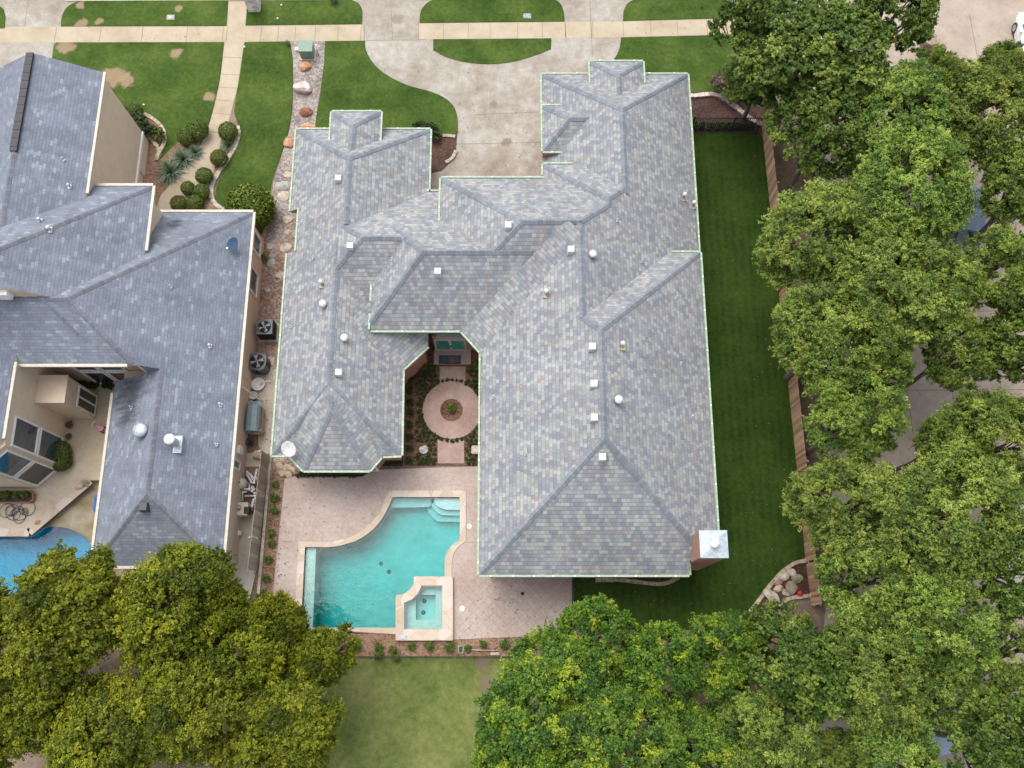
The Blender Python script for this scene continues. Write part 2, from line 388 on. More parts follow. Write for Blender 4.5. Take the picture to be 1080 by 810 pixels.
M['lawn'] = ground_mat('front_lawn', [(0.024, 0.052, 0.006), (0.056, 0.100, 0.014), (0.102, 0.149, 0.030)], 0.45, 4.0, 34, 0.58, bs=0.9, bd=0.05)
M['lawn_n'] = ground_mat('patchy_lawn', [(0.026, 0.059, 0.006), (0.059, 0.105, 0.015), (0.110, 0.152, 0.032)], 0.45, 4.0, 34, 0.58, bs=0.9, bd=0.05, spots=[sp(124, 82, 0.75), sp(112, 80, 0.55), sp(134, 84, 0.5), sp(69, 49, 0.65), sp(186, 57, 0.45), sp(190, 55, 0.3), sp(221, 103, 0.4), sp(86, 26, 0.45), sp(85, 6, 0.35), sp(105, 23, 0.3), sp(188, 10, 0.3)])
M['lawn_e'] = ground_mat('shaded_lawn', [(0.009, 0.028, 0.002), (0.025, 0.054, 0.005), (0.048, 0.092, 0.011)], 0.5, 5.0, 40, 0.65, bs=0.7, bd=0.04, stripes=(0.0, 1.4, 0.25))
M['lawn_s'] = ground_mat('thin_lawn', [(0.072, 0.109, 0.021), (0.156, 0.184, 0.052), (0.261, 0.260, 0.103)], 0.3, 3.0, 35, 0.55, bs=0.7, bd=0.04, spots=[sp(514, 722, 0.6, (0.20, 0.15, 0.11)), sp(508, 700, 0.4, (0.20, 0.15, 0.11)), sp(516, 745, 0.6, (0.30, 0.25, 0.20))])
M['coping'] = cell_mat('sandstone_coping', [(0.500, 0.399, 0.300), (0.560, 0.473, 0.384), (0.600, 0.536, 0.468), (0.530, 0.430, 0.348)], 1.6, (0.02, (0.40, 0.31, 0.22)), bd=0.01, detail=0.25)
M['plaster'] = ground_mat('pool_plaster', [(0.42, 0.53, 0.53), (0.49, 0.60, 0.60), (0.55, 0.66, 0.66)], 0.6, 3, 15, 0.4, bs=0.1)
M['plaster2'] = flat('blue_pool_plaster', (0.16, 0.50, 0.66), 0.8, 0, 0.1, 2)
M['tile'] = flat('pool_tile', (0.06, 0.10, 0.12), 0.3)
M['pebble'] = flat('pale_ledge', (0.46, 0.53, 0.50), 0.8)
M['water'] = water_body('pool_water', 1.0, (0.03, 0.865, 0.855), 2.0, 0.3)
M['water_spa'] = water_body('spa_water', 0.6, (0.10, 0.86, 0.84), 3.0, 0.15)
M['water2'] = water_body('blue_pool_water', 1.1, (0.03, 0.81, 0.90), 3.0, 0.2)
def plank_mat(name, c, pw, var):
    m, nt, b = new_mat(name, 0.9, 0.2)
    g = nt.nodes.new('ShaderNodeNewGeometry'); s3 = nt.nodes.new('ShaderNodeSeparateXYZ'); nt.links.new(g.outputs['Position'], s3.inputs[0])
    k = N(nt, 'TexWhiteNoise', noise_dimensions='1D'); nt.links.new(math_(nt, 'FLOOR', math_(nt, 'DIVIDE', s3.outputs[1], pw)), k.inputs['W'])
    f = math_(nt, 'ADD', math_(nt, 'MULTIPLY', k.outputs['Value'], .6), math_(nt, 'MULTIPLY', noise(nt, coords(nt, (6, 6, .6)), 2.0, 5), .4))
    nt.links.new(ramp(nt, f, [(.2, tuple(x * (1 - var) for x in c)), (.8, tuple(x * (1 + var) for x in c))]), b.inputs['Base Color'])
    return m
M['fence'] = plank_mat('cedar_fence', (0.52, 0.33, 0.21), .14, .4)
M['greyfence'] = plank_mat('weathered_fence', (0.36, 0.32, 0.26), .18, .3)
M['bark'] = flat('bark', (0.14, 0.115, 0.09), 0.95, 0, 0.4, 8)
M['bark2'] = flat('pale_bark', (0.24, 0.21, 0.17), 0.95, 0, 0.35, 8)
M['glass'] = glass_mat('window_glass', (0.045, 0.055, 0.065))
M['glassblue'] = glass_mat('blue_reflecting_glass', (0.05, 0.085, 0.11))
M['teal'] = glass_mat('teal_door_glass', (0.05, 0.40, 0.31))
M['lf_olive'] = leaf_mat('olive_leaves', [(0.070, 0.098, 0.006), (0.151, 0.192, 0.009), (0.246, 0.280, 0.014), (0.383, 0.395, 0.026)], 0.34, tint=0.05)
M['lf_green'] = leaf_mat('fresh_green_leaves', [(0.047, 0.105, 0.017), (0.101, 0.204, 0.025), (0.184, 0.301, 0.029), (0.370, 0.443, 0.034)], 0.34, tint=0.06)
M['lf_mid'] = leaf_mat('mid_green_leaves', [(0.074, 0.130, 0.025), (0.163, 0.252, 0.039), (0.269, 0.360, 0.057), (0.412, 0.490, 0.103)], 0.32, tint=0.13)
M['lf_dark'] = leaf_mat('deep_green_leaves', [(0.049, 0.098, 0.016), (0.107, 0.181, 0.026), (0.178, 0.266, 0.041), (0.283, 0.350, 0.065)], 0.32, tint=0.06)
M['lf_bright'] = leaf_mat('bright_shrub_leaves', [(0.056, 0.094, 0.013), (0.106, 0.156, 0.018), (0.163, 0.213, 0.025), (0.250, 0.275, 0.037)], 0.2)
M['lf_shrub'] = leaf_mat('shrub_leaves', [(0.020, 0.042, 0.010), (0.036, 0.068, 0.014), (0.058, 0.095, 0.020), (0.085, 0.120, 0.03)], 0.15)
M['lf_top'] = leaf_mat('clipped_leaves', [(0.056, 0.088, 0.016), (0.096, 0.136, 0.019), (0.136, 0.176, 0.029), (0.192, 0.224, 0.048)], 0.15)
M['lf_brown'] = leaf_mat('dry_leaves', [(0.07, 0.055, 0.03), (0.13, 0.095, 0.06), (0.19, 0.14, 0.10), (0.26, 0.20, 0.15)], 0.1)
M['blade'] = leaf_mat('yucca_blades', [(0.065, 0.111, 0.065), (0.111, 0.163, 0.098), (0.156, 0.208, 0.137), (0.247, 0.286, 0.195)], 0.15)
def stone(name, c): return flat(name, c, 0.9, 0, 0.42, 3.5)
M['st_orange'] = stone('orange_stone', (0.44, 0.235, 0.14)); M['st_pink'] = stone('pale_pink_stone', (0.58, 0.47, 0.43)); M['st_brown'] = stone('brown_stone', (0.24, 0.10, 0.05))
M['st_pale'] = stone('pale_stone', (0.42, 0.37, 0.30)); M['st_tan'] = stone('tan_stone', (0.42, 0.34, 0.25)); M['st_grey'] = stone('grey_flagstone', (0.33, 0.33, 0.30)); M['st_red'] = stone('red_stone', (0.30, 0.165, 0.13)); M['st_olive'] = stone('olive_stone', (0.25, 0.22, 0.15)); M['st_white'] = stone('white_stone', (0.60, 0.60, 0.58))

# ------------------------------------------------------------------ the setting: ground, roads, lawns, beds
POOL_OUT = [(409, 517.5), (491.5, 517.5), (491.5, 571)] + smooth([(491, 571.5), (484, 576), (478.5, 584), (476.5, 595), (476.5, 607)], 4) + [(476.5, 615), (478, 675), (418, 675.5), (418, 669), (311, 662), (315, 571)] + smooth([(316, 571), (345, 572), (360, 569.5), (375, 564), (388, 555), (399, 543), (405, 531), (409, 518)], 4)
POOL_IN = [(414.5, 524.5), (485, 524.5), (485, 569.5)] + smooth([(484.5, 570), (476, 576), (470, 586), (469, 597), (469, 607)], 4) + [(469, 608.5), (437, 608.5), (437, 616)] + smooth([(437, 616.5), (432, 623), (426, 627), (418.5, 628)], 3) + [(418, 628), (418, 662), (317.5, 662), (322, 577)] + smooth([(323, 577), (350, 577), (365, 574), (378, 569.5), (392, 560), (402, 549), (409, 537), (414, 525.5)], 4)
SPA_IN = [(445, 618), (467, 618), (467, 664), (427, 664), (427, 636), (435, 632.5), (441, 627), (444.5, 620)]
SPA_OUT = [(437, 608.5), (478, 608.5), (478, 675.5), (418, 675.5), (418, 628), (426, 627), (432, 623), (437, 616.5)]
NPOOL = smooth([(-40, 566), (0, 566.5), (32, 566), (50, 555.5), (70, 557), (85, 563), (95, 572), (99, 585), (100, 600), (90, 612), (60, 622), (20, 626), (-40, 628)], 4)
def dedupe(l):
    o = []
    for p in l:
        if not o or (abs(p[0] - o[-1][0]) + abs(p[1] - o[-1][1])) > 0.6: o.append(p)
    if abs(o[0][0] - o[-1][0]) + abs(o[0][1] - o[-1][1]) < 0.6: o.pop()
    return o
POOL_OUT, POOL_IN, NPOOL = dedupe(POOL_OUT), dedupe(POOL_IN), dedupe(NPOOL)
NLOW = -0.10      # the neighbour's pool level
HOLE = [(311.5, 668.5), (316, 572), (346, 573), (377, 565), (400, 544), (410, 519), (491, 519), (491, 571), (477, 592), (477.5, 675), (418.5, 675)]
sheet('ground', [(-300, 300), (300, 300), (300, -200), (-300, -200)], 0.0, M['soil'], [pts(HOLE), pts(NPOOL)], px=False)
# street north of the kerb, driveway field, walks
def hb(l): return l
street_y = P(540, -3).y
sheet('street', [(-300, street_y), (300, street_y), (300, 62), (-300, 62)], 0.004, M['street'], px=False)
alley = pts([(862, 130), (868, 420), (880, 560), (860, 740), (800, 790), (760, 830), (760, 900)]) + [Vector((60, -20, 0)), Vector((60, street_y + 1, 0)), P(835, -5), P(840, 60)]
sheet('alley_pavement', alley, 0.006, M['street'], px=False)
sheet('driveway', [(-60, -2.5), (815, -2.5), (815, 60), (720, 70), (620, 215), (440, 230), (440, 110), (320, 60), (110, 60), (60, 120), (-60, 120)], 0.008, M['drive'])
sheet('driveway', [(835, -3), (933, -3), (934, 40), (880, 42), (850, 50), (815, 45)], 0.010, M['walk'])
bm = sheet_bm(pts([(-60, 29), (62, 28.2), (240, 27.7), (382, 26), (385, 43), (236, 44.3), (60, 44.8), (-60, 45.5)]), 0.013)
for x in (0, 60, 107, 151, 198, 236, 240, 276, 294, 312, 333, 357, 381):
    bar(bm, P(x, 28.3, 0.0135), P(x + (x - 540) * 0.0058, 44, 0.0135), 0.03, 0.006, 1)
tag(obj('sidewalk', bm, [M['walk'], M['joint']]), None, None, None, 'structure')
bm = sheet_bm(pts([(442, 24.7), (595, 23.2), (657, 22.6), (815, 18.5), (818, 35), (650, 39.5), (582, 40.6), (442, 41.5)]), 0.013)
for x in (468, 494, 517, 546, 572, 596, 625, 657, 686, 714, 745):
    bar(bm, P(x, 23.8 - (x - 540) * 0.017, 0.0135), P(x + (x - 540) * 0.0058, 40 - (x - 540) * 0.015, 0.0135), 0.025, 0.006, 1)
tag(obj('sidewalk', bm, [M['walk'], M['joint']]), None, None, None, 'structure')
# driveway saw cuts
bm = NB()
for a, b in (((412, -2), (414, 42)), ((622, -2), (625, 60)), ((441, 24), (441, 42)), ((384, 26), (384, 43)), ((596, 23), (597, 41)), ((30, -2), (26, 28)), ((385, 42.5), (450, 42)), ((500, 121), (570, 118)), ((480, 152), (572, 150))):
    bar(bm, P(*a, 0.010), P(*b, 0.010), 0.025, 0.006)
tag(obj('driveway_joint', bm, M['joint']), None, None, None, 'structure')
bm = NB()
for k in range(11):
    y = -14 + k * 4.6; bar(bm, (15.9, y, 0.007), (45, y + .2, 0.007), 0.04, 0.006)
bar(bm, (22.4, -16, 0.007), (21.0, 38, 0.007), 0.04, 0.006); bar(bm, (29.5, -16, 0.007), (28.5, 38, 0.007), 0.04, 0.006)
tag(obj('pavement_joint', bm, M['joint']), None, None, None, 'structure')
bm = NB()
kl = [P(x, y, 0.03) for x, y in ((-60, 0.2), (70, 0.2), (240, -0.4), (372, -1), (440, -1.6), (590, -2), (672, -2.5), (815, -3))]
for i in (1, 2, 4, 6): bar(bm, kl[i], kl[i + 1], 0.16, 0.10)
tag(obj('kerb', bm, M['conc']), None, None, None, 'structure')
walk = smooth([(237, 44.5), (232, 85), (224, 120), (217, 142), (204, 166), (186, 186), (170, 205), (163, 230)], 4) + smooth([(196, 232), (212, 212), (222, 196), (228, 172), (238, 140), (246, 110), (252, 85), (257.5, 44.5)], 4)
bm = sheet_bm(pts(walk), 0.017)
for a, b in (((236, 60), (256, 61)), ((233, 78), (253, 79)), ((230.5, 92), (250.5, 93)), ((227, 105), (247.5, 107)), ((224, 119), (244, 121)), ((218, 138), (237, 141))):
    bar(bm, P(*a, 0.0175), P(*b, 0.0175), 0.025, 0.006, 1)
bar(bm, P(240.5, -1, .0175), P(240, 28, .0175), 0.02, 0.006, 1)
tag(obj('front_path', bm, [M['walk'], M['joint']]), None, None, None, 'structure')
sheet('front_path', [(241, -1.5), (261, -1.5), (259, 29), (239, 29)], 0.017, M['walk'])
# lawns (islands on the paving)
LZ = 0.045
def lawn(poly, mat='lawn', z=LZ):
    """a turf sheet a few centimetres proud, with a turned-down edge"""
    bm = NB(); prism(bm, ccw(pts(poly)), 0.0, z)
    return tag(obj('lawn', bm, M[mat]), None, None, None, 'structure')
lawn([(-60, 5), (0, 6.5), (4, 10), (6, 18), (5, 30), (-60, 31)], 'lawn_n')
lawn(smooth([(64.5, 28), (65.5, 18), (71, 8), (82, 2.2), (90, 1.2)], 4) + [(241, 0.8), (239, 27.5)], 'lawn_n')
lawn([(259, 27), (261.5, 0.3)] + smooth([(366, -0.3), (377, 3), (382, 11), (382, 25.6)], 4))
lawn(smooth([(442.5, 24.4), (444, 12), (451, 3), (462, -0.8)], 4) + smooth([(580, -1.6), (590, 3), (594.5, 13), (595.3, 22.8)], 4))
lawn(smooth([(657, 22.3), (658, 11), (663, 3), (673, -2)], 4) + [(758, -2.5), (780, 8), (815, 10), (815, 18)])
lawn([(57, 47), (60, 45.2), (236.5, 44.8), (231.5, 85), (223.5, 120), (216, 142), (203, 166), (185, 186), (168, 205), (160, 230), (60, 230), (52, 90)], 'lawn_n')
lawn([(258, 44.8), (307, 44)] + smooth([(308.5, 60), (309, 90), (308, 115), (304, 140), (296, 165), (286, 195), (282, 235)], 3) + [(240, 240), (236, 223), (227, 209), (229, 195), (240, 172), (250, 152), (253, 138), (247, 118), (252, 85)])
lawn([(343, 43.8)] + smooth([(385, 43.3), (386, 53), (393, 66), (406, 78), (428, 89.5), (456, 97.5), (471, 105), (480, 115), (483, 130), (482, 144)], 3) + [(455, 150), (330, 150), (335, 115), (339, 90), (342, 65)])
lawn([(457, 41.8)] + smooth([(457, 53), (470, 60), (490, 65.5), (515, 67.8), (540, 65.5), (563, 59), (581, 52)], 3) + [(581.5, 40.8)])
lawn(smooth([(655, 39.8), (653, 52), (648, 62), (640, 70)], 4) + [(640, 90), (730, 108), (728, 104), (760, 101), (815, 110), (822, 36)], 'lawn')
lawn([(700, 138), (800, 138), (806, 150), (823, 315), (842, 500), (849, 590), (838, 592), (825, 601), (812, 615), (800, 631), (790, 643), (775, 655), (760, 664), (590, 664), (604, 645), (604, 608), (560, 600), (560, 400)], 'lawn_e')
lawn([(350, 692), (540, 692), (560, 740), (600, 850), (300, 850), (330, 740)], 'lawn_s')
# beds
sheet('mulch_bed', [(700, 98), (808, 98), (808, 140), (700, 140)], 0.05, M['darkmulch'])
sheet('mulch_bed', [(440, 146), (458, 143), (482, 144), (481, 158), (476, 170), (466, 180), (440, 186)], 0.05, M['darkmulch'])
sheet('planting_bed', [(95, 100), (152, 122), (166, 130), (174, 141), (174, 156), (168, 170), (190, 148), (203, 138), (216, 140), (206, 164), (187, 186), (170, 205), (160, 230), (120, 230)], 0.052, M['mulch'])
sheet('planting_bed', [(238, 128), (251, 134), (252, 142), (248, 156), (240, 170), (230, 185), (225, 197), (224, 210), (238, 224), (238, 236), (192, 236), (212, 212), (222, 196), (228, 172)], 0.052, M['mulch'])
G1 = [(306, 43.9), (343, 43.8), (342, 65), (339, 90), (335, 115), (330, 150), (325, 300), (268, 300), (275, 262), (283, 230), (288, 195), (297, 165), (305, 140), (309, 115), (310, 90), (309, 60)]
sheet('gravel_strip', G1, 0.05, M['gravel'], kind='stuff')
sheet('gravel_strip', [(262, 255), (325, 255), (320, 380), (318, 500), (270, 500), (258, 470)], 0.055, M['gravelred'], kind='stuff')
sheet('mulch_bed', [(250, 395), (291, 395), (284, 482), (276, 560), (238, 560)], 0.06, M['mulch'])
sheet('concrete_pad', [(268, 395), (310, 385), (300, 475), (278, 480), (273, 470)], 0.066, M['conc'])
sheet('concrete_pad', [(230, 478), (279, 478), (276, 492), (230, 494)], 0.07, M['conc'])
sheet('concrete_pad', [(226, 543), (275, 543), (270, 604), (262, 640), (222, 640)], 0.07, M['conc'])
sheet('mulch_bed', [(285, 480), (302, 480), (299, 510), (290, 600), (285, 668), (350, 668), (350, 668), (418, 668), (418, 674), (479, 674), (560, 670), (560, 695), (330, 694), (262, 694)], 0.01, M['mulch'])
# the pool deck with the pool cut out, courtyard bed and its paths
deck = [(300, 505), (320, 498), (560, 490), (560, 580), (604, 590), (604, 645), (590, 664), (560, 671), (478, 674.5)]
deck = deck + [(418, 675), (418, 669), (310, 664), (284, 664)]
sheet('pool_deck', deck, 0.03, M['deck'], [dedupe(HOLE_ := [(313, 661), (317, 572.5), (346, 573), (361, 570.5), (377, 565), (390, 555), (400, 544), (406, 531), (410, 519), (490.5, 519), (490.5, 570.5), (483, 576.5), (477.5, 585), (475.8, 595), (476, 607), (477, 673), (419, 673), (419, 667)])])
bm = NB()
for a, b in (((300, 505), (287, 640)), ((316, 571), (287, 571)), ((491, 572), (508, 572)), ((404, 529), (390, 497)), ((603, 600), (500, 600))):
    bar(bm, P(*a, 0.031), P(*b, 0.031), 0.02, 0.006)
for c in range(1090, 1275, 11):
    for sg in (1, -1):
        seg = []
        for y in (603, 667):
            x = (c - y) if sg > 0 else (c - 1270 + y)
            seg.append((x, y))
        (xa, ya), (xb, yb) = seg
        def lim(x0, y0, x1, y1):
            t0, t1 = 0.0, 1.0
            for lo_, hi_ in ((482, 601),):
                ta, tb = (lo_ - x0) / (x1 - x0), (hi_ - x0) / (x1 - x0)
                t0, t1 = max(t0, min(ta, tb)), min(t1, max(ta, tb))
            return t0, t1
        t0, t1 = lim(xa, ya, xb, yb)
        if t1 - t0 > .05: bar(bm, P(xa + (xb - xa) * t0, ya + (yb - ya) * t0, 0.0305), P(xa + (xb - xa) * t1, ya + (yb - ya) * t1, 0.0305), 0.012, 0.005)
tag(obj('deck_joint', bm, M['deckjoint']), None, None, None, 'structure')
sheet('courtyard_bed', [(425, 380), (460, 360), (520, 360), (520, 491), (395, 491), (300, 504), (300, 480), (420, 470)], 0.04, M['redmulch'])
sheet('bay_bed', [(305, 478), (403, 478), (425, 478), (425, 491.5), (400, 491.5), (382, 503), (312, 503)], 0.045, M['darkmulch'])
ring = [(476.7 + 30.8 * math.cos(a * math.pi / 24), 433 + 30.2 * math.sin(a * math.pi / 24)) for a in range(48)]
hole = [(476.3 + 12 * math.cos(a * math.pi / 12), 433 + 11.8 * math.sin(a * math.pi / 12)) for a in range(24)]
sheet('courtyard_path', ring, 0.085, M['pinkpath'], [hole])
sheet('courtyard_path', [(464, 387), (491, 387), (491, 406), (464, 406)], 0.08, M['pinkpath'])
sheet('courtyard_path', [(461.7, 464), (489.5, 464), (489.5, 489), (461.7, 489)], 0.08, M['pinkpath'])
sheet('mulch_bed', [(776, 654), (791, 643), (801, 632), (813, 616), (826, 602), (839, 594), (851, 591), (857, 628), (838, 630), (828, 633), (818, 641), (800, 662)], 0.05, M['darkmulch'])
sheet('mulch_bed', [(608, 600), (700, 600), (715, 609), (705, 614), (640, 611), (612, 612)], 0.05, M['darkmulch'])

# ------------------------------------------------------------------ pools
def walls_down(bm, poly, z0, z1, mi=0):
    a = [bm.verts.new((p[0], p[1], z0)) for p in poly]; b = [bm.verts.new((p[0], p[1], z1)) for p in poly]
    for i in range(len(poly)):
        bm.faces.new((a[i], a[(i + 1) % len(poly)], b[(i + 1) % len(poly)], b[i])).material_index = mi
def basin(name, poly, ztop, zwater, depth, mats, parent, slope=(0, 0, 0, 0)):
    bm = NB()
    poly = ccw(poly)
    walls_down(bm, poly, zwater - 0.22, ztop, 1)
    walls_down(bm, poly, -depth - (0.9 if slope[0] else 0), zwater - 0.22, 0)
    bm.faces.new([bm.verts.new((p[0], p[1], -depth + slope[0] * (p[0] - slope[2]) + slope[1] * (p[1] - slope[3]))) for p in poly])
    return obj(name, bm, mats, parent, world=True)
pool = thing('swimming_pool', 'turquoise swimming pool with sandstone coping on pink deck', 'swimming pool', P(400, 600))
bm = sheet_bm(pts(POOL_OUT), 0.07, [pts(POOL_IN), pts([(446, 619.5), (466, 619.5), (466, 663), (428, 663), (428, 637), (436, 633.5), (442, 628), (445.5, 621)])])
o_ = ccw(pts(POOL_OUT)); walls_down(bm, o_, -0.1, 0.07)
obj('coping', bm, M['coping'], pool, world=True)
basin('basin', pts(POOL_IN), 0.068, -0.03, 1.60, [M['plaster'], M['tile']], pool, (0.05, 0.07, P(400, 600).x, P(400, 600).y))
bm = NB(); prism(bm, ccw(pts(dedupe([(414.5, 524.7), (459, 524.7), (452, 533), (410, 534)]))), -1.5, -0.5); obj('bench', bm, M['plaster'], pool, world=True)
bm = NB(); prism(bm, ccw(pts([(322.5, 577.5), (332.5, 577.5), (329, 661.7), (318, 661.7)])), -1.5, -0.22); obj('ledge', bm, M['pebble'], pool, world=True)
for k, (a, z) in enumerate((((458, 12), -0.22), ((454, 17), -0.50), ((449, 23), -0.80))):
    l = [(484.8, 524.8), (a[0] + k * 0.5, 524.8)] + smooth([(a[0], 526), (a[0] + 1, 524.7 + a[1] * 0.55), (a[0] + 9, 524.7 + a[1] * 0.95), (a[0] + 14, 525 + a[1])], 4) + [(484.8, 525.2 + a[1])]
    bm = NB(); prism(bm, ccw(pts(dedupe(l))), -1.5, z); obj('step', bm, M['plaster'], pool, world=True)
for d in ((402, 594.5), (410.5, 603)):
    bm = NB(); lathe(bm, [(0.12, 0), (0.11, 0.03), (0.02, 0.045)], 16, tuple(P(*d, -1.60))); obj('drain', bm, M['darkgrey'], pool, world=True)
bm = NB(); prism(bm, ccw(pts(POOL_IN)), -2.6, -0.03); obj('water', bm, M['water'], pool, world=True)

spa = thing('hot_tub', 'square spa with raised stone rim at corner of the turquoise pool', 'hot tub', P(448, 642))
bm = NB(); prism(bm, ccw(pts(SPA_OUT, 0)), -0.1, 0.30, 0)
# replace the top by a ring
bmesh.ops.delete(bm, geom=[f for f in bm.faces if all(v.co.z > 0.29 for v in f.verts) or all(v.co.z < 0 for v in f.verts)], context='FACES_ONLY')
b2 = sheet_bm(pts(SPA_OUT, 0), 0.30, [pts(SPA_IN, 0)])
me_ = bpy.data.meshes.new('t'); b2.to_mesh(me_); b2.free(); bm.from_mesh(me_); bpy.data.meshes.remove(me_)
obj('coping', bm, M['coping'], spa, world=True)
basin('basin', pts(SPA_IN), 0.298, 0.20, 0.85, [M['plaster'], M['plaster']], spa)
bm = NB()
sb = ccw(pts([(445.5, 618.5), (466.6, 618.5), (466.6, 663.6), (427.4, 663.6), (427.4, 636.5), (437, 632.5), (443, 627)]))
inn = ccw(pts([(438, 627), (459, 627), (459, 653.5), (438, 653.5)]))
b2 = sheet_bm(sb, -0.28, [inn]); me_ = bpy.data.meshes.new('t'); b2.to_mesh(me_); b2.free(); bm.from_mesh(me_); bpy.data.meshes.remove(me_)
walls_down(bm, inn, -0.84, -0.28); obj('seat', bm, M['pebble'], spa, world=True)
for d in ((447.5, 634), (446.5, 646)):
    bm = NB(); lathe(bm, [(0.12, 0), (0.11, 0.03), (0.02, 0.045)], 16, tuple(P(*d, -0.85))); obj('drain', bm, M['darkgrey'], spa, world=True)
bm = NB(); prism(bm, ccw(pts(SPA_IN)), -0.9, 0.20); obj('water', bm, M['water_spa'], spa, world=True)
bm = NB(); prism(bm, ccw(pts([(422.5, 669), (428.5, 669), (428.5, 674), (422.5, 674)], 0.3)), 0.302, 0.335); obj('skimmer_lid', bm, M['metal'], spa, world=True)

np_ = thing('swimming_pool', 'bright blue curved pool below the tan terrace of the slate roofed house', 'swimming pool', P(40, 590))
basin('basin', pts(NPOOL), 0.0, NLOW, 1.3, [M['plaster2'], M['plaster2']], np_)
bm = NB(); prism(bm, ccw(pts(NPOOL)), -1.35, NLOW); obj('water', bm, M['water2'], np_, world=True)
sheet('lower_patio', [(20, 562), (93, 500), (130, 490), (130, 660), (104, 640), (101, 600), (99.6, 585), (95.5, 572), (85.5, 562.6), (70, 556.6), (50, 555), (34, 564)], 0.006, ground_stain := ground_mat('stained_concrete', [(0.20, 0.155, 0.075), (0.30, 0.25, 0.16), (0.40, 0.36, 0.28)], 0.7, 3, 20, 0.4, bs=0.2))
TZ = 0.42         # raised terrace
bm = NB(); terr = pts([(-60, 380), (145, 380), (135, 508), (94, 508), (30, 562), (-60, 562)], 0)
prism(bm, ccw(terr), 0.01, TZ); tag(obj('patio', bm, M['patio']), None, None, None, 'structure')

# ------------------------------------------------------------------ roofs: convex hip bodies
BODIES = []
def plane_axis(kind, c0, e, p):
    return {'N': (0, -p, e + p * c0), 'S': (0, p, e - p * c0), 'W': (p, 0, e - p * c0), 'E': (-p, 0, e + p * c0)}[kind]
def plane_edge(a, b, e, p, inside):
    """plane rising from the eave line a-b towards the point inside"""
    a = Vector(a[:2]); b = Vector(b[:2]); d = (b - a).normalized(); n = Vector((-d.y, d.x))
    if (Vector(inside[:2]) - a).dot(n) < 0: n = -n
    return (n.x * p, n.y * p, e - p * n.dot(a))
def zp(pl, q): return pl[0] * q[0] + pl[1] * q[1] + pl[2]
def clip(poly, f):
    out = []
    for i in range(len(poly)):
        a, b = poly[i], poly[(i + 1) % len(poly)]; fa, fb = f(a), f(b)
        if fa <= 1e-9: out.append(a)
        if (fa < -1e-9 and fb > 1e-9) or (fa > 1e-9 and fb < -1e-9):
            t = fa / (fa - fb); out.append((a[0] + (b[0] - a[0]) * t, a[1] + (b[1] - a[1]) * t))
    return out
def roof_body(bm, uvl, foot, planes, z0, caps, dz=0.0, nocap=(), mi=0, mw=1, cclip=None):
    foot = ccw([(p[0], p[1]) for p in foot]); BODIES.append((foot, planes, dz))
    planes = [(a, b, c + dz) for a, b, c in planes]
    top = lambda q: min(zp(p, q) for p in planes)
    n0 = len(caps)
    for i, pi in enumerate(planes):
        poly = foot
        for j, pj in enumerate(planes):
            if j != i: poly = clip(poly, lambda q, pi=pi, pj=pj: zp(pi, q) - zp(pj, q))
        if len(poly) < 3: continue
        g = Vector((pi[0], pi[1])); L = g.length; up = g / L; h = Vector((up.y, -up.x)); sl = math.sin(math.atan(L))
        vs = [bm.verts.new((q[0], q[1], zp(pi, q))) for q in poly]
        try: f = bm.faces.new(vs)
        except ValueError: continue
        f.material_index = mi
        for lp in f.loops:
            c = lp.vert.co; lp[uvl].uv = (c.x * h.x + c.y * h.y, (c.z - dz) / sl)
        for j in range(i + 1, len(planes)):
            if nocap != 'all' and (i, j) in nocap: continue
            pj = planes[j]
            if abs(pi[0] * pj[1] - pi[1] * pj[0]) < 1e-6 and pi[0] * pj[0] + pi[1] * pj[1] > 0: continue
            on = [q for q in poly if abs(zp(pi, q) - zp(pj, q)) < 1e-5]
            if len(on) >= 2:
                a, b = max(((x, y) for x in on for y in on), key=lambda t: (t[0][0] - t[1][0]) ** 2 + (t[0][1] - t[1][1]) ** 2)
                if math.dist(a, b) > 0.15: caps.append((a, b, pi, pj))
    if nocap == 'all': del caps[n0:]
    if cclip:
        keep = []
        for a, b, pi, pj in caps[n0:]:
            lo, hi = cclip.get((planes.index(pi), planes.index(pj)), (-99, 99))
            if a[0] > b[0]: a, b = b, a
            if b[0] <= lo or a[0] >= hi: continue
            L_ = max(1e-9, b[0] - a[0]); f = lambda x: (x, a[1] + (b[1] - a[1]) * (x - a[0]) / L_)
            na = f(lo) if a[0] < lo else a; nb = f(hi) if b[0] > hi else b
            keep.append((na, nb, pi, pj))
        caps[n0:] = keep
    # sides down to z0
    n = len(foot)
    for i in range(n):
        a, b = foot[i], foot[(i + 1) % n]
        ts = {0.0, 1.0}
        for k in range(len(planes)):
            for l in range(k):
                da = zp(planes[k], a) - zp(planes[l], a); db = zp(planes[k], b) - zp(planes[l], b)
                if da * db < 0: ts.add(da / (da - db))
        ts = sorted(ts)
        qs = [(a[0] + (b[0] - a[0]) * t, a[1] + (b[1] - a[1]) * t) for t in ts]
        up_ = [bm.verts.new((q[0], q[1], max(top(q), z0 + 0.01))) for q in qs]
        lo = [bm.verts.new((qs[-1][0], qs[-1][1], z0)), bm.verts.new((qs[0][0], qs[0][1], z0))]
        try: bm.faces.new(lo[::-1][:1] + [lo[0]] + up_[::-1]).material_index = mw
        except ValueError: pass
    bm.faces.new([bm.verts.new((q[0], q[1], z0)) for q in foot[::-1]]).material_index = mw
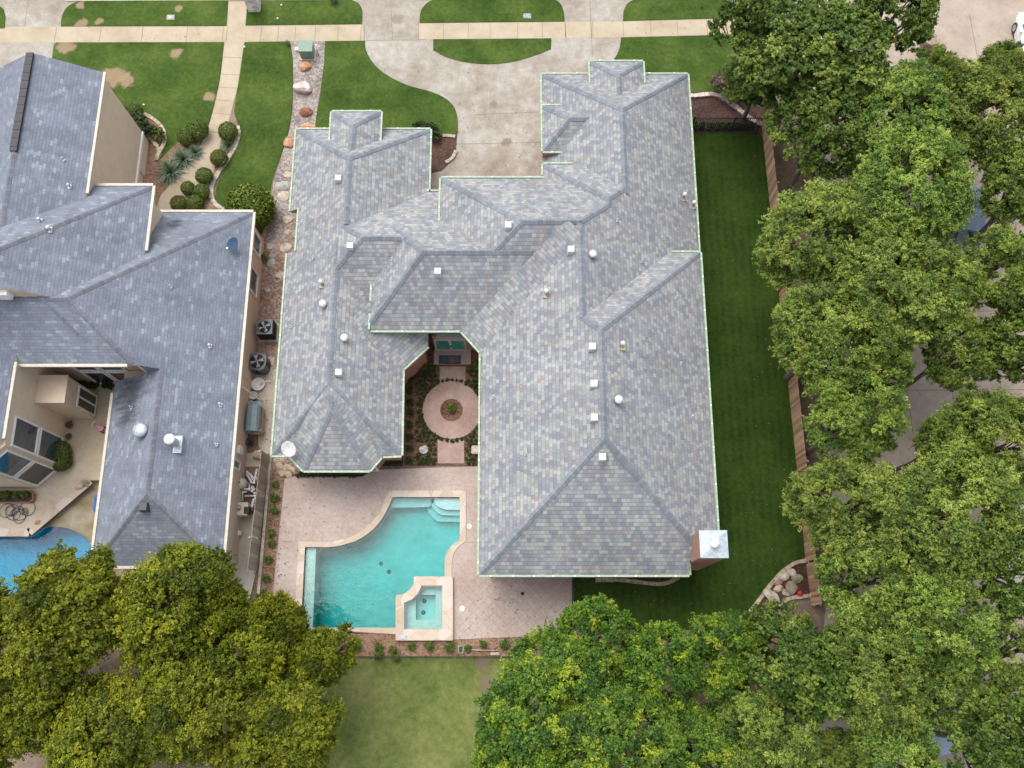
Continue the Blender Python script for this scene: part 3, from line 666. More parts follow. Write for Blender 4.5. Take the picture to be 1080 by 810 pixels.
def cap_strips(caps, mat, parent, wd=0.15, lift=0.03):
    bm = NB(); uvl = bm.loops.layers.uv.new('UVMap')
    for a, b, pi, pj in caps:
        a = Vector(a); b = Vector(b); d = (b - a); L = d.length; d = d / L
        s = Vector((d.y, -d.x))
        A = Vector((a.x, a.y, zp(pi, a) + lift + 0.02)); B = Vector((b.x, b.y, zp(pi, b) + lift + 0.02))
        side = []
        for sg in (1, -1):
            o = s * wd * sg
            z_ = lambda q: min(zp(pi, q), zp(pj, q)) + lift
            side.append((Vector((a.x + o.x, a.y + o.y, z_(a + o))), Vector((b.x + o.x, b.y + o.y, z_(b + o)))))
        l3 = (B - A).length
        for (p, q), sg in zip(side, (1, -1)):
            vs = [bm.verts.new(v) for v in (A, B, q, p)]
            f = bm.faces.new(vs if sg < 0 else vs[::-1])
            uvs = {0: (0.05, 0), 1: (0.05, l3), 2: (0.3, l3), 3: (0.3, 0)}
            for lp in f.loops: lp[uvl].uv = uvs[vs.index(lp.vert)]
            lo = [bm.verts.new((v.x, v.y, v.z - 0.05)) for v in (p, q)]
            f2 = bm.faces.new((vs[3], vs[2], lo[1], lo[0]) if sg < 0 else (vs[2], vs[3], lo[0], lo[1]))
            for lp in f2.loops: lp[uvl].uv = (0.3, 0.1)
    bmesh.ops.recalc_face_normals(bm, faces=bm.faces)
    for f in bm.faces:
        if f.normal.z < -0.05: f.normal_flip()
    return obj('ridge_cap', bm, mat, parent, world=True)
def roof_z(x, y):
    best = 0
    for foot, planes, dz in BODIES:
        n = len(foot)
        if all((foot[(i + 1) % n][0] - foot[i][0]) * (y - foot[i][1]) - (foot[(i + 1) % n][1] - foot[i][1]) * (x - foot[i][0]) >= -1e-6 for i in range(n)):
            best = max(best, min(zp(p, (x, y)) for p in planes) + dz)
    return best
def on_roof(px, py, z=4.5):
    lo, hi = 0.0, 14.0
    for k in range(60):
        z = hi - k * 0.2
        q = P(px, py, z)
        if roof_z(q.x, q.y) >= z: break
    lo, hi = z, z + 0.2
    for _ in range(20):
        m = (lo + hi) / 2; q = P(px, py, m)
        if roof_z(q.x, q.y) >= m: lo = m
        else: hi = m
    return P(px, py, lo)
def rect(x0, x1, y0, y1): return [(x0, y0), (x1, y0), (x1, y1), (x0, y1)]

EL, EH = 3.1, 4.3
house = thing('brick_house', 'large brick house under a mottled grey hip roof with pale green gutters', 'house', (0.0, 16.0, 0.0))
bm = NB(); uvl = bm.loops.layers.uv.new('UVMap'); caps = []
def body(foot, pl, z0, **k):
    planes = [plane_axis(*p) if isinstance(p[0], str) else p for p in pl]
    roof_body(bm, uvl, foot, planes, z0, caps, **k)
# west wing
body(rect(-12.05, -4.56, 22.88, 27.93), [('N', 27.93, EL, .72), ('W', -12.05, EL, .64), ('E', -4.56, EL, .56)], 2.9)
body(rect(-11.5, -4.56, 21.0, 22.88), [('W', -12.05, EL, .64), ('E', -4.56, EL, .56)], 2.9)
body(rect(-11.5, 2.0, 16.4, 24.08), [('N', 24.08, EL, .70), ('W', -12.05, EL, .64), ('S', 17.0, 3.83, .72)], 2.88, dz=-0.012, cclip={(0, 1): (-8.75, 99), (1, 2): (-9.0, 99), (0, 2): (-99, -5.6)})
body(rect(-12.05, -5.55, 9.35, 20.38), [('W', -12.05, EL, .64), ('E', -5.55, EL, .56), ('S', 9.35, EL, .60)], 2.9, dz=-0.006)
p2 = [P(350, 118, 3.95), P(402, 118, 3.95)]; p2y = P(350, 154, 3.95).y
body(rect(p2[0].x, p2[1].x, 25.0, p2[0].y), [('N', p2[0].y, 3.95, .6), ('W', p2[0].x, 3.95, .6), ('E', p2[1].x, 3.95, .6)], 2.9)
b4 = [P(305, 480.5, EL), P(320, 496.5, EL), P(390, 496.5, EL), P(403, 481.5, EL)]
cen = P(350, 440, EL)
body([b4[0], b4[1], b4[2], b4[3], (b4[3].x, 13.2), (b4[0].x, 13.2)], [plane_edge(b4[0], b4[1], EL, .56, cen), plane_edge(b4[1], b4[2], EL, .62, cen), plane_edge(b4[2], b4[3], EL, .56, cen), plane_axis('W', -12.05, EL, .64), plane_axis('E', -5.55, EL, .56)], 2.92, dz=-0.012, nocap=((0, 3), (2, 4), (0, 4), (2, 3), (3, 4)))
# link and entry corner
je = [P(425, 390, EL), P(451.5, 365.5, EL)]
body([je[0], je[1], (je[1].x, 17.0), (-8.0, 17.0), (-8.0, je[0].y)], [plane_edge(je[0], je[1], EL, .5, (-8, 18))], 2.9)
PSO, YSO = .76, 15.57
body(rect(-7.2, 1.0, YSO, 20.5), [('S', YSO, EH, PSO), ('W', -7.2, 4.55, .79), ('N', 24.08, EL, .70)], 4.1, dz=-0.004)
# centre
body(rect(-3.75, 10.0, 18.83, 23.9), [('N', 23.9, 4.9, .72), ('W', -3.75, 4.9, .66), ('S', YSO, EH, PSO), ('E', 10.0, EL, .69)], 2.9, dz=-0.010, cclip={(0, 3): (-99, 4.9), (2, 3): (99, 99)})
de = [P(486, 349, EH), P(507, 372, EH)]
dv = (de[1] - de[0]).normalized(); dn = Vector((-dv.y, dv.x, 0)); dn = dn if dn.x > 0 else -dn
body([de[0], de[1], de[1] + dn * 7 + dv * 1.2, de[0] + dn * 7 - dv * 1.2], [plane_edge(de[0], de[1], EH, .50, de[0] + dn), plane_axis('E', 10.0, EL, .69), plane_axis('N', 23.9, 4.9, .72)], 4.05, dz=-0.03, nocap='all')
body(rect(-1.55, 10.0, 15.0, 19.9), [('W', -1.55, EH, .70), ('E', 10.0, EL, .69)], 2.9, dz=-0.008)
# south wing (notched at the chimney)
sp_ = [('S', 3.37, EH, .70), ('W', -1.55, EH, .70), ('E', 9.82, EH, .70), ('N', 19.9, EH, .70)]
body(rect(-1.55, 8.35, 3.37, 19.9), sp_, 4.05, cclip={(1, 3): (3.37, 99)})
body(rect(8.35, 9.82, 4.02, 19.9), sp_, 4.05)
# north-east garage wing
body(rect(1.70, 10.02, 22.4, 31.5), [('N', 31.5, EL, .70), ('W', 1.70, EL, .70), ('E', 10.0, EL, .69)], 2.9, dz=-0.003)
p1 = [P(622, 65, 3.9), P(678, 65, 3.9)]
body(rect(p1[0].x, p1[1].x, 28.5, p1[0].y), [('N', p1[0].y, 3.9, .6), ('W', p1[0].x, 3.9, .6), ('E', p1[1].x, 3.9, .6)], 2.9)
dN, dS = P(590, 111.5, 3.75).y, P(590, 160, 3.75).y
body(rect(1.68, 5.5, dS, dN), [('N', dN, 3.75, .72), ('W', 1.68, 3.75, .72), ('S', dS, 3.75, .72)], 2.9)
kN = P(590, 173, 4.4).y
body(rect(1.66, 8.2, 21.5, kN), [('N', kN, 4.4, .70), ('W', 1.66, 4.4, .70), ('E', 10.0, EL, .69)], 2.9, dz=-0.012, cclip={(0, 2): (-99, 5.87)})
obj('roof', bm, [M['shingle'], M['brick']], house, world=True)
roof_o = house.children[0]
cap_o = cap_strips(caps, M['cap'], house); cap_o.parent = roof_o
def gutter(parent, a, b, e, out, mat, clips=True, wd=0.095, name='gutter'):
    """eave gutter from a to b at height e, pushed outwards"""
    bm = NB(); a = Vector((a[0], a[1], e - 0.02)); b = Vector((b[0], b[1], e - 0.02)); o = Vector((out[0], out[1], 0)).normalized() * wd * 0.5
    bar(bm, a + o, b + o, wd, 0.13, 0)
    if clips:
        L = (b - a).length; n = max(1, int(L / 0.95)); r_ = random.Random(int(L * 1000))
        for i in range(n):
            q = a + (b - a) * ((i + 0.5 + r_.uniform(-.2, .2)) / n) + o
            box(bm, q.x - 0.035, q.x + 0.035, q.y - 0.035, q.y + 0.035, q.z + 0.06, q.z + 0.09, 1)
    obj(name, bm, [mat, M['white']], parent, world=True)
G = lambda a, b, e, out: gutter(house, a, b, e, out, M['gutter'])
W_, E_, N_, S_ = (-1, 0), (1, 0), (0, 1), (0, -1)
G((-12.05, 22.88), (-12.05, 27.93), EL, W_); G((-11.5, 20.38), (-11.5, 22.88), EL + .35, W_); G((-12.05, 9.35), (-12.05, 20.38), EL, W_)
G((-12.05, 27.93), (p2[0].x, 27.93), EL, N_); G((p2[1].x, 27.93), (-4.56, 27.93), EL, N_); G((-4.56, 27.93), (-4.56, 24.08), EL, E_)
G((p2[0].x, p2[0].y), (p2[1].x, p2[0].y), 3.95, N_); G((p2[0].x, p2[0].y), (p2[0].x, p2y), 3.95, W_); G((p2[1].x, p2[0].y), (p2[1].x, p2y), 3.95, E_)
G((-5.4, 24.08), (-3.75, 24.08), EL, N_)
G((-12.05, 9.35), b4[0], EL, S_); G(b4[0], b4[1], EL, (-1, -1)); G(b4[1], b4[2], EL, S_); G(b4[2], b4[3], EL, (1, -1)); G(b4[3], (-5.55, 9.35), EL, S_); G((-5.55, 9.35), je[0], EL, E_); G(je[0], je[1], EL, (1, -1))
G((-7.2, YSO), (-7.2, 18.2), 4.5, W_); G((-7.2, YSO), de[0], EH, S_); G(de[0], de[1], EH, (-1, -1)); G(de[1], (-1.55, 3.37), EH, W_)
G((-1.55, 3.37), (8.35, 3.37), EH, S_); G((9.82, 5.3), (9.82, 19.9), EH, E_); G((8.35, 3.37), (8.35, 4.0), EH, E_); G((8.3, 19.9), (9.82, 19.9), EH, N_)
G((10.02, 19.9), (10.02, 31.5), EL, E_); G((p1[1].x, 31.5), (10.02, 31.5), EL, N_); G((1.70, 31.5), (p1[0].x, 31.5), EL, N_)
G((1.70, 31.5), (1.70, dN), EL, W_); G((1.68, dN), (1.68, dS), 3.75, W_); G((1.68, dN), (2.7, dN), 3.75, N_); G((1.68, dS), (2.9, dS), 3.75, S_)
G((1.66, kN), (3.3, kN), 4.4, N_); G((1.66, kN), (1.66, kN - 0.7), 4.4, W_)
G((p1[0].x, p1[0].y), (p1[1].x, p1[0].y), 3.9, N_)
p1y = P(622, 88, 3.9).y
G((p1[0].x, p1[0].y), (p1[0].x, p1y), 3.9, W_); G((p1[1].x, p1[0].y), (p1[1].x, p1y), 3.9, E_)
G((-3.75, 23.9), (1.66, 23.9), 4.9, N_); G((-3.75, 23.9), (-3.75, 21.3), 4.9, W_)
# ------------------------------------------------------------------ main house: walls, entry, chimney
def wallbox(parent, x0, x1, y0, y1, z0, z1, mat, name='wall'):
    bm = NB(); box(bm, x0, x1, y0, y1, z0, z1); return obj(name, bm, mat, parent, world=True)
wallbox(house, -11.75, -4.85, 15.5, 27.6, 0, 2.92, M['brick'])
bm = NB(); prism(bm, ccw([(-11.75, 9.7), (b4[0].x + .2, 9.7), (b4[1].x + .15, 9.05), (b4[2].x - .15, 9.05), (b4[3].x - .2, 9.7), (-5.9, 9.7), (-5.9, 13.95), (-4.66, 15.2), (-4.66, 15.49), (-11.75, 15.49)]), 0, 2.91); obj('wall', bm, M['brick'], house, world=True)
WY = 15.95
wallbox(house, -6.85, -4.25, 15.9, 22.0, 2.93, 4.12, M['brick'])
wallbox(house, -3.72, 1.3, 17.2, 23.5, 0, 4.1, M['brick'])
wallbox(house, 1.95, 9.7, 20.0, 31.2, 0, 2.9, M['brick'])
bm = NB(); prism(bm, ccw([(-1.25, 3.75), (8.3, 3.75), (9.5, 4.3), (9.5, 19.99), (1.31, 19.99), (1.31, 17.19), (-1.25, 17.19), (-1.25, 14.45), (-1.25, 14.45)][:-1]), 0, 4.06); obj('wall', bm, M['brick'], house, world=True)
# entry recess: front wall, brick band, doors with teal glass, transom, porch
wallbox(house, -4.248, -1.251, WY, 17.199, 0, 1.0, M['brick'])
wallbox(house, -4.248, -1.251, WY, 17.199, 1.0, 2.35, M['brick'])
tr_ = wallbox(house, -4.0, -1.5, WY - 0.14, WY + 0.05, 2.36, 2.62, M['metal'], 'transom')
wallbox(house, -4.248, -1.251, WY + 0.3, 17.199, 2.351, 4.08, M['brick'])
door = wallbox(house, -4.20, -2.50, WY - 0.06, WY + 0.02, 0.10, 1.95, M['stucco'], 'door')
for x0, x1 in ((-4.12, -3.42), (-3.28, -2.58)):
    wallbox(door, x0, x1, WY - 0.075, WY - 0.05, 0.35, 1.80, M['teal'], 'pane')
bm = NB()
for x in (-3.39, -3.31): lathe(bm, [(0.03, 0), (0.04, 0.02), (0.02, 0.05)], 10, (x, WY - 0.10, 0.95))
obj('handle', bm, M['dark'], door, world=True)
pp = pts([(458, 374.5), (497, 374.5), (497, 385), (458, 385)])
bm = NB(); box(bm, pp[0].x, pp[1].x, pp[2].y, WY - 0.002, 0.0, 0.16); obj('porch', bm, M['deck'], house, world=True)
q0, q1 = P(463, 375, .16), P(486, 384, .16)
bm = NB(); box(bm, q0.x, q1.x, q1.y, q0.y, 0.162, 0.19)
tag(obj('door_mat', bm, cell_mat('slate_mat', [(0.06, 0.05, 0.06), (0.12, 0.09, 0.10), (0.20, 0.14, 0.13), (0.08, 0.09, 0.13)], 5)), 'dark slate coloured mat before the teal glass front door', 'door mat')
def window(parent, a, b, z0, z1, out, mat, frame, nv=1, proud=0.05):
    """framed window on a wall from a to b (plan), height z0..z1, facing out"""
    a = Vector((a[0], a[1], 0)); b = Vector((b[0], b[1], 0)); o = Vector((out[0], out[1], 0)).normalized()
    bm = NB(); L = (b - a).length; d = (b - a) / L; t = 0.09
    def pc(s0, s1, y0, y1, p0, p1, bm):
        c = [a + d * s0, a + d * s1]
        vs = []
        for z in (y0, y1):
            for q, p in ((c[0], p0), (c[1], p0), (c[1], p1), (c[0], p1)): vs.append(bm.verts.new((q.x + o.x * p, q.y + o.y * p, z)))
        for f in ((3, 2, 1, 0), (4, 5, 6, 7), (0, 1, 5, 4), (1, 2, 6, 5), (2, 3, 7, 6), (3, 0, 4, 7)): bm.faces.new([vs[i] for i in f])
    pc(0, L, z0, z0 + t, -0.02, proud, bm); pc(0, L, z1 - t, z1, -0.02, proud, bm)
    pc(0, t, z0 + t, z1 - t, -0.02, proud, bm); pc(L - t, L, z0 + t, z1 - t, -0.02, proud, bm)
    for i in range(1, nv): pc(L * i / nv - t / 2, L * i / nv + t / 2, z0 + t, z1 - t, -0.02, proud, bm)
    bmesh.ops.recalc_face_normals(bm, faces=bm.faces)
    f = obj('window', bm, frame, parent, world=True)
    bm = NB(); pc(t, L - t, z0 + t, z1 - t, -0.02, 0.015, bm); bmesh.ops.recalc_face_normals(bm, faces=bm.faces)
    obj('pane', bm, mat, f, world=True)
for x in (0.2, 2.6, 5.0): window(house, (x, 3.75), (x + 1.6, 3.75), 0.6, 2.6, S_, M['glass'], M['white'], 2)
for y in (7.0, 12.0, 16.5): window(house, (9.5, y), (9.5, y + 1.4), 0.8, 2.4, E_, M['glass'], M['white'], 2)
window(house, (-1.25, 6), (-1.25, 8.6), 0.5, 2.6, W_, M['glass'], M['white'], 3)
for x in (-9.9, -8.3): window(house, (x, 9.05), (x + 1.3, 9.05), 0.7, 2.3, S_, M['glass'], M['white'], 2)
# chimney on the notch of the south-east corner
chim = wallbox(house, 8.40, 9.60, 3.93, 5.10, 0, 6.95, M['brick'], 'chimney')
bm = NB(); box(bm, 8.37, 9.63, 3.90, 5.13, 6.95, 7.03)
v = box(bm, 8.40, 9.60, 3.93, 5.10, 7.03, 7.04)
for q in v[4:]: q.co.x = 9.0 + (q.co.x - 9.0) * 0.12; q.co.y = 4.515 + (q.co.y - 4.515) * 0.12; q.co.z = 7.10
obj('cap', bm, M['metal'], chim, world=True)
bm = NB(); lathe(bm, [(0.15, 0.0), (0.13, 0.12), (0.20, 0.14), (0.20, 0.22), (0.08, 0.28)], 20, (9.0, 4.515, 7.08)); obj('flue_cap', bm, M['white'], chim, world=True)
# roof ventilation
def vent_box(parent, px, py, mat, s=0.36, name='roof_vent'):
    p = on_roof(px, py + 4); bm = NB()
    box(bm, p.x - s * .5, p.x + s * .5, p.y - s * .5, p.y + s * .5, p.z - 0.25, p.z + 0.06)
    v = box(bm, p.x - s / 2, p.x + s / 2, p.y - s / 2, p.y + s / 2, p.z + 0.06, p.z + 0.30)
    for q in v[4:]: q.co.x = p.x + (q.co.x - p.x) * 0.86; q.co.y = p.y + (q.co.y - p.y) * 0.86
    obj(name, bm, mat, parent, world=True)
def vent_round(parent, px, py, mat, r=0.19, h=0.36, name='roof_vent'):
    p = on_roof(px, py + 3); bm = NB()
    lathe(bm, [(r * .55, -0.3), (r * .55, h * .5), (r, h * .55), (r * 1.05, h * .8), (r * .8, h * .97), (r * .3, h * 1.05)], 18, tuple(p)); obj(name, bm, mat, parent, world=True)
def vent_pipe(parent, px, py, mat, r=0.09, h=0.5, name='vent_pipe', base=None):
    p = on_roof(px, py + 3); bm = NB()
    box(bm, p.x - r * 1.7, p.x + r * 1.7, p.y - r * 2.6, p.y + r * 1.7, p.z - .2, p.z + 0.05, 1)
    lathe(bm, [(r, -0.2), (r, h), (r * 1.3, h + .01), (r * 1.3, h + 0.1), (r * .4, h + 0.14)], 14, tuple(p), 0); obj(name, bm, [mat, base or M['st_tan']], parent, world=True)
for a in ((357.5, 186), (370, 257), (462, 284), (358, 390), (536, 235.5), (602, 261), (624.5, 363), (626, 402), (626.5, 437.5), (635, 479)): vent_box(roof_o, *a, M['ventwhite'])
for a in ((341.5, 319), (364, 355), (625, 267), (652, 420)): vent_round(roof_o, *a, M['ventwhite'])
for a in ((340, 297), (576, 307), (656, 362), (721, 205.5), (731, 214)): vent_pipe(roof_o, *a, M['ventwhite'], 0.085, 0.36)
for a in ((651, 230), (330.5, 269.5), (414, 271), (383, 307), (713.5, 311), (718, 381), (730, 436.5), (520, 416), (555, 476), (307, 342), (677, 273)): vent_pipe(roof_o, *a, M['ventwhite'], 0.03, 0.16, base=M['metal'])

# ------------------------------------------------------------------ the neighbour's house
nh = thing('stucco_house', 'tan stucco house with blue grey slate coloured roof and cream gutters', 'house', (-20.0, 14.0, 0.0))
bm = NB(); uvl = bm.loops.layers.uv.new('UVMap'); caps = []
SX, SY = -14.1, 13.25
body(rect(-27.7, -21.6, 18.0, 29.3), [('E', -21.6, 6.4, .56), ('W', -27.6, 6.4, .56)], 6.15)
body(rect(-33, -18.6, 16.0, 23.05), [('N', 23.05, 5.6, .70), ('E', -18.6, 5.6, .70)], 5.35)
body(rect(-33, -19.05, 14.5, 19.75), [('N', 19.75, 5.7, .70), ('E', -19.05, 5.7, .70), ('S', SY, 6.0, .70)], 5.4, dz=-0.006)
ml = [('N', 22.87, 3.0, .70), ('E', SX, 3.0, .70), ('S', SY, 6.0, .70)]
body(rect(-33, -18.1, SY, 16.5), ml, 5.75)
body(rect(-33, -18.1, 16.5, 22.87), ml, 2.8)
body(rect(-18.1, SX, SY, 22.87), ml, 2.8, mw=0)
body(rect(-20.45, SX, 3.9, SY), [('W', -20.45, 3.0, .70), ('E', SX, 3.0, .70), ('S', 3.9, 3.0, .70)], 2.8)
WX = -23.9
body([(-33, 16), (WX, 16), (WX, 9.5), (-25.2, 8.2), (-33, 8.2)], [('E', WX, 6.3, .70), ('S', SY - 6, 5.0, .9)], 6.0, dz=-0.01, nocap='all')
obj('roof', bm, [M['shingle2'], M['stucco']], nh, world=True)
nroof = nh.children[0]
cap_o = cap_strips(caps, M['cap2'], nh, wd=0.13, lift=0.02); cap_o.parent = nroof
H = lambda a, b, e, out: gutter(nh, a, b, e, out, M['gutter2'], False, 0.14)
H((-21.6, 22.2), (-21.6, 29.3), 6.4, E_); H((-21.6, 23.05), (-18.6, 23.05), 5.6, N_); H((-18.6, 19.4), (-18.6, 23.05), 5.6, E_); H((-19.05, 18.7), (-19.05, 19.75), 5.7, E_)
H((-19.3, 22.87), (SX, 22.87), 3.0, N_); H((SX, 3.9), (SX, 22.87), 3.0, E_); H((-20.45, 3.9), (-20.45, SY - .6), 3.0, W_); H((-20.45, 3.9), (SX, 3.9), 3.0, S_)
H((WX, SY), (-18.6, SY), 6.0, S_); H((WX, 9.5), (WX, SY), 6.3, E_)
st = M['stucco']
wallbox(nh, -27.3, -21.66, 21.5, 29.1, 0, 6.18, st); wallbox(nh, -32, -18.95, 17.5, 22.7, 0, 5.37, st); wallbox(nh, -20.6, -14.24, 13.9, 22.5, 0, 2.82, st)
wallbox(nh, -20.1, -14.24, 4.3, 13.89, 0, 2.81, st); wallbox(nh, -25.5, -18.35, 13.9, 17.0, TZ, 5.78, st); wallbox(nh, -18.34, -18.2, 13.3, 13.9, 2.9, 5.5, st)
bm = NB(); prism(bm, ccw([(-32, 15), (WX + .02, 15), (WX + .02, 9.25), (-25.0, 8.15), (-32, 8.15)]), TZ, 6.02); obj('wall', bm, st, nh, world=True)
bm = NB(); box(bm, -21.7, -21.58, 23.1, 29.1, 0.85, 1.0); obj('trim_band', bm, M['white'], nh, world=True)
bm = NB(); box(bm, -22.6, -21.60, 26.7, 29.0, 0, 0.84); obj('wall_base', bm, st, nh, world=True)
# ridge ventilator on the tall wing
bm = NB()
for k in range(24):
    y = 23.6 + k * 0.235; box(bm, -24.78, -24.42, y, y + 0.225, 8.05, 8.17 + 0.012 * (k % 2))
obj('ridge_ventilator', bm, M['dark'], nroof, world=True)
window(nh, (WX + .02, 9.3), (WX + .02, 10.8), 3.3, 5.6, E_, M['glassblue'], M['white'], 1, 0.08)
window(nh, (WX + .02, 9.3), (WX + .02, 10.8), 0.8, 3.15, E_, M['glassblue'], M['white'], 1, 0.08)
dx, dy = 1, -0.955
window(nh, (-24.93, 8.24), (-24.0, 9.15), 3.1, 5.6, (.7, -.72), M['glassblue'], M['white'], 1, 0.08)
window(nh, (-24.93, 8.24), (-24.0, 9.15), 0.7, 2.95, (.7, -.72), M['glass'], M['white'], 1, 0.08)
for x in (-22.5, -21.15):
    window(nh, (x, 13.9), (x + 1.25, 13.9), 2.9, 4.9, S_, M['glass'], M['white'], 1, 0.08)
    window(nh, (x, 13.9), (x + 1.25, 13.9), 0.6, 2.7, S_, M['glass'], M['white'], 1, 0.08)
bm = NB(); box(bm, WX + .021, -22.45, 11.9, 13.25, TZ, 3.95); box(bm, WX + .021, -22.40, 11.85, 13.3, 3.95, 4.02); eb = obj('bay_box', bm, st, nh, world=True)
window(nh, (-22.45, 12.0), (-22.45, 13.15), 0.55, 2.7, E_, M['glass'], M['white'], 2, 0.06)
window(nh, (-14.24, 18.7), (-14.24, 20.1), 0.8, 2.3, E_, M['glass'], M['white'], 1, 0.08)
window(nh, (-14.24, 21.1), (-14.24, 22.2), 0.8, 2.3, E_, M['glass'], M['white'], 1, 0.08)
window(nh, (-14.24, 8.9), (-14.24, 9.4), 1.2, 2.4, E_, M['glass'], M['white'], 1, 0.08)
bm = NB(); box(bm, -14.24, -14.06, 9.75, 10.15, 1.3, 1.9); obj('meter_box', bm, M['white'], nh, world=True)
bm = NB(); tube(bm, [(-14.2, 13.35, 2.9), (-14.3, 13.3, 2.6), (-13.75, 13.05, 0.3), (-13.6, 13.0, 0.15)], 0.045); obj('downspout', bm, M['white'], nh, world=True)
vent_box(nroof, 5.5, 304.5, M['white'], 0.55)
vent_box(nroof, 153, 531, M['darkgrey'], 0.42)
vent_round(nroof, 150, 452, M['metal'], 0.36, 0.40)
vent_pipe(nroof, 185, 464, M['white'], 0.2, 0.75, base=M['metal'])
for a in ((43, 230, .12), (53, 239, .14), (74, 194, .1), (222, 362, .1), (181, 300, .06), (233, 424, .1), (229, 466, .07), (68, 166, .06), (139, 427, .06)): vent_pipe(nroof, a[0], a[1], M['ventwhite'], a[2] * .5, 0.18, base=M['metal'])

# ------------------------------------------------------------------ vegetation builders
def leaf_mesh(name, pos, nor, length, width, rnd, mat, r, curl=0.25):
    """many small folded leaves as one mesh (pos, nor: n x 3 arrays)"""
    n = len(pos)
    nor = nor / np.linalg.norm(nor, axis=1, keepdims=True)
    a = r.normal(size=(n, 3)); a -= nor * (a * nor).sum(1, keepdims=True); a /= np.linalg.norm(a, axis=1, keepdims=True)
    b = np.cross(nor, a)
    L = (length * r.uniform(.7, 1.3, n))[:, None]; W = (width * r.uniform(.7, 1.3, n))[:, None]
    v = np.empty((n, 4, 3))
    v[:, 0] = pos - a * L * .5; v[:, 1] = pos + b * W * .5 + nor * W * curl; v[:, 2] = pos + a * L * .5; v[:, 3] = pos - b * W * .5 + nor * W * curl
    me = bpy.data.meshes.new(name)
    me.vertices.add(n * 4); me.vertices.foreach_set('co', v.reshape(-1))
    me.loops.add(n * 4); me.loops.foreach_set('vertex_index', np.arange(n * 4, dtype=np.int32))
    me.polygons.add(n); me.polygons.foreach_set('loop_start', np.arange(0, n * 4, 4, dtype=np.int32)); me.polygons.foreach_set('loop_total', np.full(n, 4, dtype=np.int32))
    me.update(calc_edges=True)
    at = me.attributes.new('rnd', 'FLOAT', 'POINT'); at.data.foreach_set('value', np.repeat(np.clip(rnd, 0, 1), 4).astype(np.float32))
    me.materials.append(mat)
    return me
def crown_mesh(name, R_, RZ, zc, mat, seed, nclump=90, nleaf=500, leaf=(.19, .10), cl=(.15, .27), low=-.25, lobes=7, inner=.15, flat_=.62):
    r = np.random.default_rng(seed)
    lob = r.uniform(.60, 1.12, lobes); off = r.uniform(0, 6.28)
    cs, rs, P_, N_, A_ = [], [], [], [], []
    for k in range(nclump):
        ph = r.uniform(0, 2 * np.pi); cz = r.uniform(low, 1) ** 1
        if cz > .9 and r.random() < .3: cz *= .8
        sz = np.sqrt(max(0, 1 - cz * cz))
        t = ((ph + off) % (2 * np.pi)) / (2 * np.pi) * lobes; i = int(t) % lobes; f = t - int(t)
        lo = lob[i] * (1 - f) + lob[(i + 1) % lobes] * f
        fac = (r.uniform(.30, .7) if r.random() < inner else r.uniform(.72, 1.0)) * (1 + (lo - 1) * (.3 + .7 * sz))
        c = np.array([R_ * .88 * sz * np.cos(ph) * fac, R_ * .88 * sz * np.sin(ph) * fac, RZ * cz * fac])
        rad = R_ * r.uniform(*cl)
        n = int(nleaf * (rad / (R_ * .21)) ** 2 * r.uniform(.75, 1.2))
        d = r.normal(size=(n, 3)); d /= np.linalg.norm(d, axis=1, keepdims=True)
        d[:, 2] = np.where(d[:, 2] < -.3, -d[:, 2] * .6, d[:, 2])
        # twigs: leaves gathered in sprays
        nsp = max(7, n // 20); spd = r.normal(size=(nsp, 3)); spd /= np.linalg.norm(spd, axis=1, keepdims=True); spd[:, 2] = np.abs(spd[:, 2]) * r.choice([1, 1, 1, -.5], nsp)
        spr = r.uniform(.6, 1.3, nsp); spc = spd * spr[:, None] * rad; spc[:, 2] *= flat_
        idx = r.integers(0, nsp, n)
        tw = r.uniform(.30, 1.0, n) ** .7; p = spc[idx] * tw[:, None] + r.normal(size=(n, 3)) * rad * .085
        N_.append(spd[idx] * .45 + np.array([0, 0, .65]) + r.normal(size=(n, 3)) * .42)
        P_.append(p + c)
        A_.append(np.clip(r.normal(.42, .19) + r.normal(size=nsp)[idx] * .13 + r.normal(size=n) * .10 + (tw - .8) * .25, 0, 1))
        cs.append(c); rs.append(rad)
    p = np.concatenate(P_); p[:, 2] += zc
    me = leaf_mesh(name, p, np.concatenate(N_), leaf[0], leaf[1], np.concatenate(A_), mat, r)
    return me, [Vector((c[0], c[1], c[2] + zc)) for c in cs]
def trunk_mesh(name, Ht, zc, R_, cs, mat, seed, r0=.24, nlimb=11):
    r = random.Random(seed); bm = NB()
    zf = zc * .45
    tube(bm, [(0, 0, -.2), (0.03, 0.02, .3), (.05, -.04, zf * .6), (0.0, .05, zf), (0.1, 0.1, zc)], [r0 * 1.5, r0 * 1.05, r0 * .9, r0 * .8, r0 * .3], 9)
    for c in r.sample(cs, min(nlimb, len(cs))):
        b = Vector((0, .04, zf * r.uniform(.85, 1.15))); mid = b.lerp(c, .5) + Vector((r.uniform(-.3, .3), r.uniform(-.3, .3), r.uniform(.1, .5)))
        tube(bm, [b, b.lerp(mid, .5) + Vector((0, 0, .15)), mid, mid.lerp(c, .6), c], [r0 * .55, r0 * .42, r0 * .32, r0 * .2, r0 * .07], 7)
        for k in range(3):
            e = min(cs, key=lambda q: (q - c).length if (q - c).length > .2 and r.random() < .5 else 99)
            tube(bm, [mid, mid.lerp(e, .5) + Vector((r.uniform(-.2, .2), r.uniform(-.2, .2), .15)), e], [r0 * .22, r0 * .13, r0 * .04], 5)
    me = bpy.data.meshes.new(name); bm.to_mesh(me); bm.free(); me.materials.append(mat); return me
VAR = {}
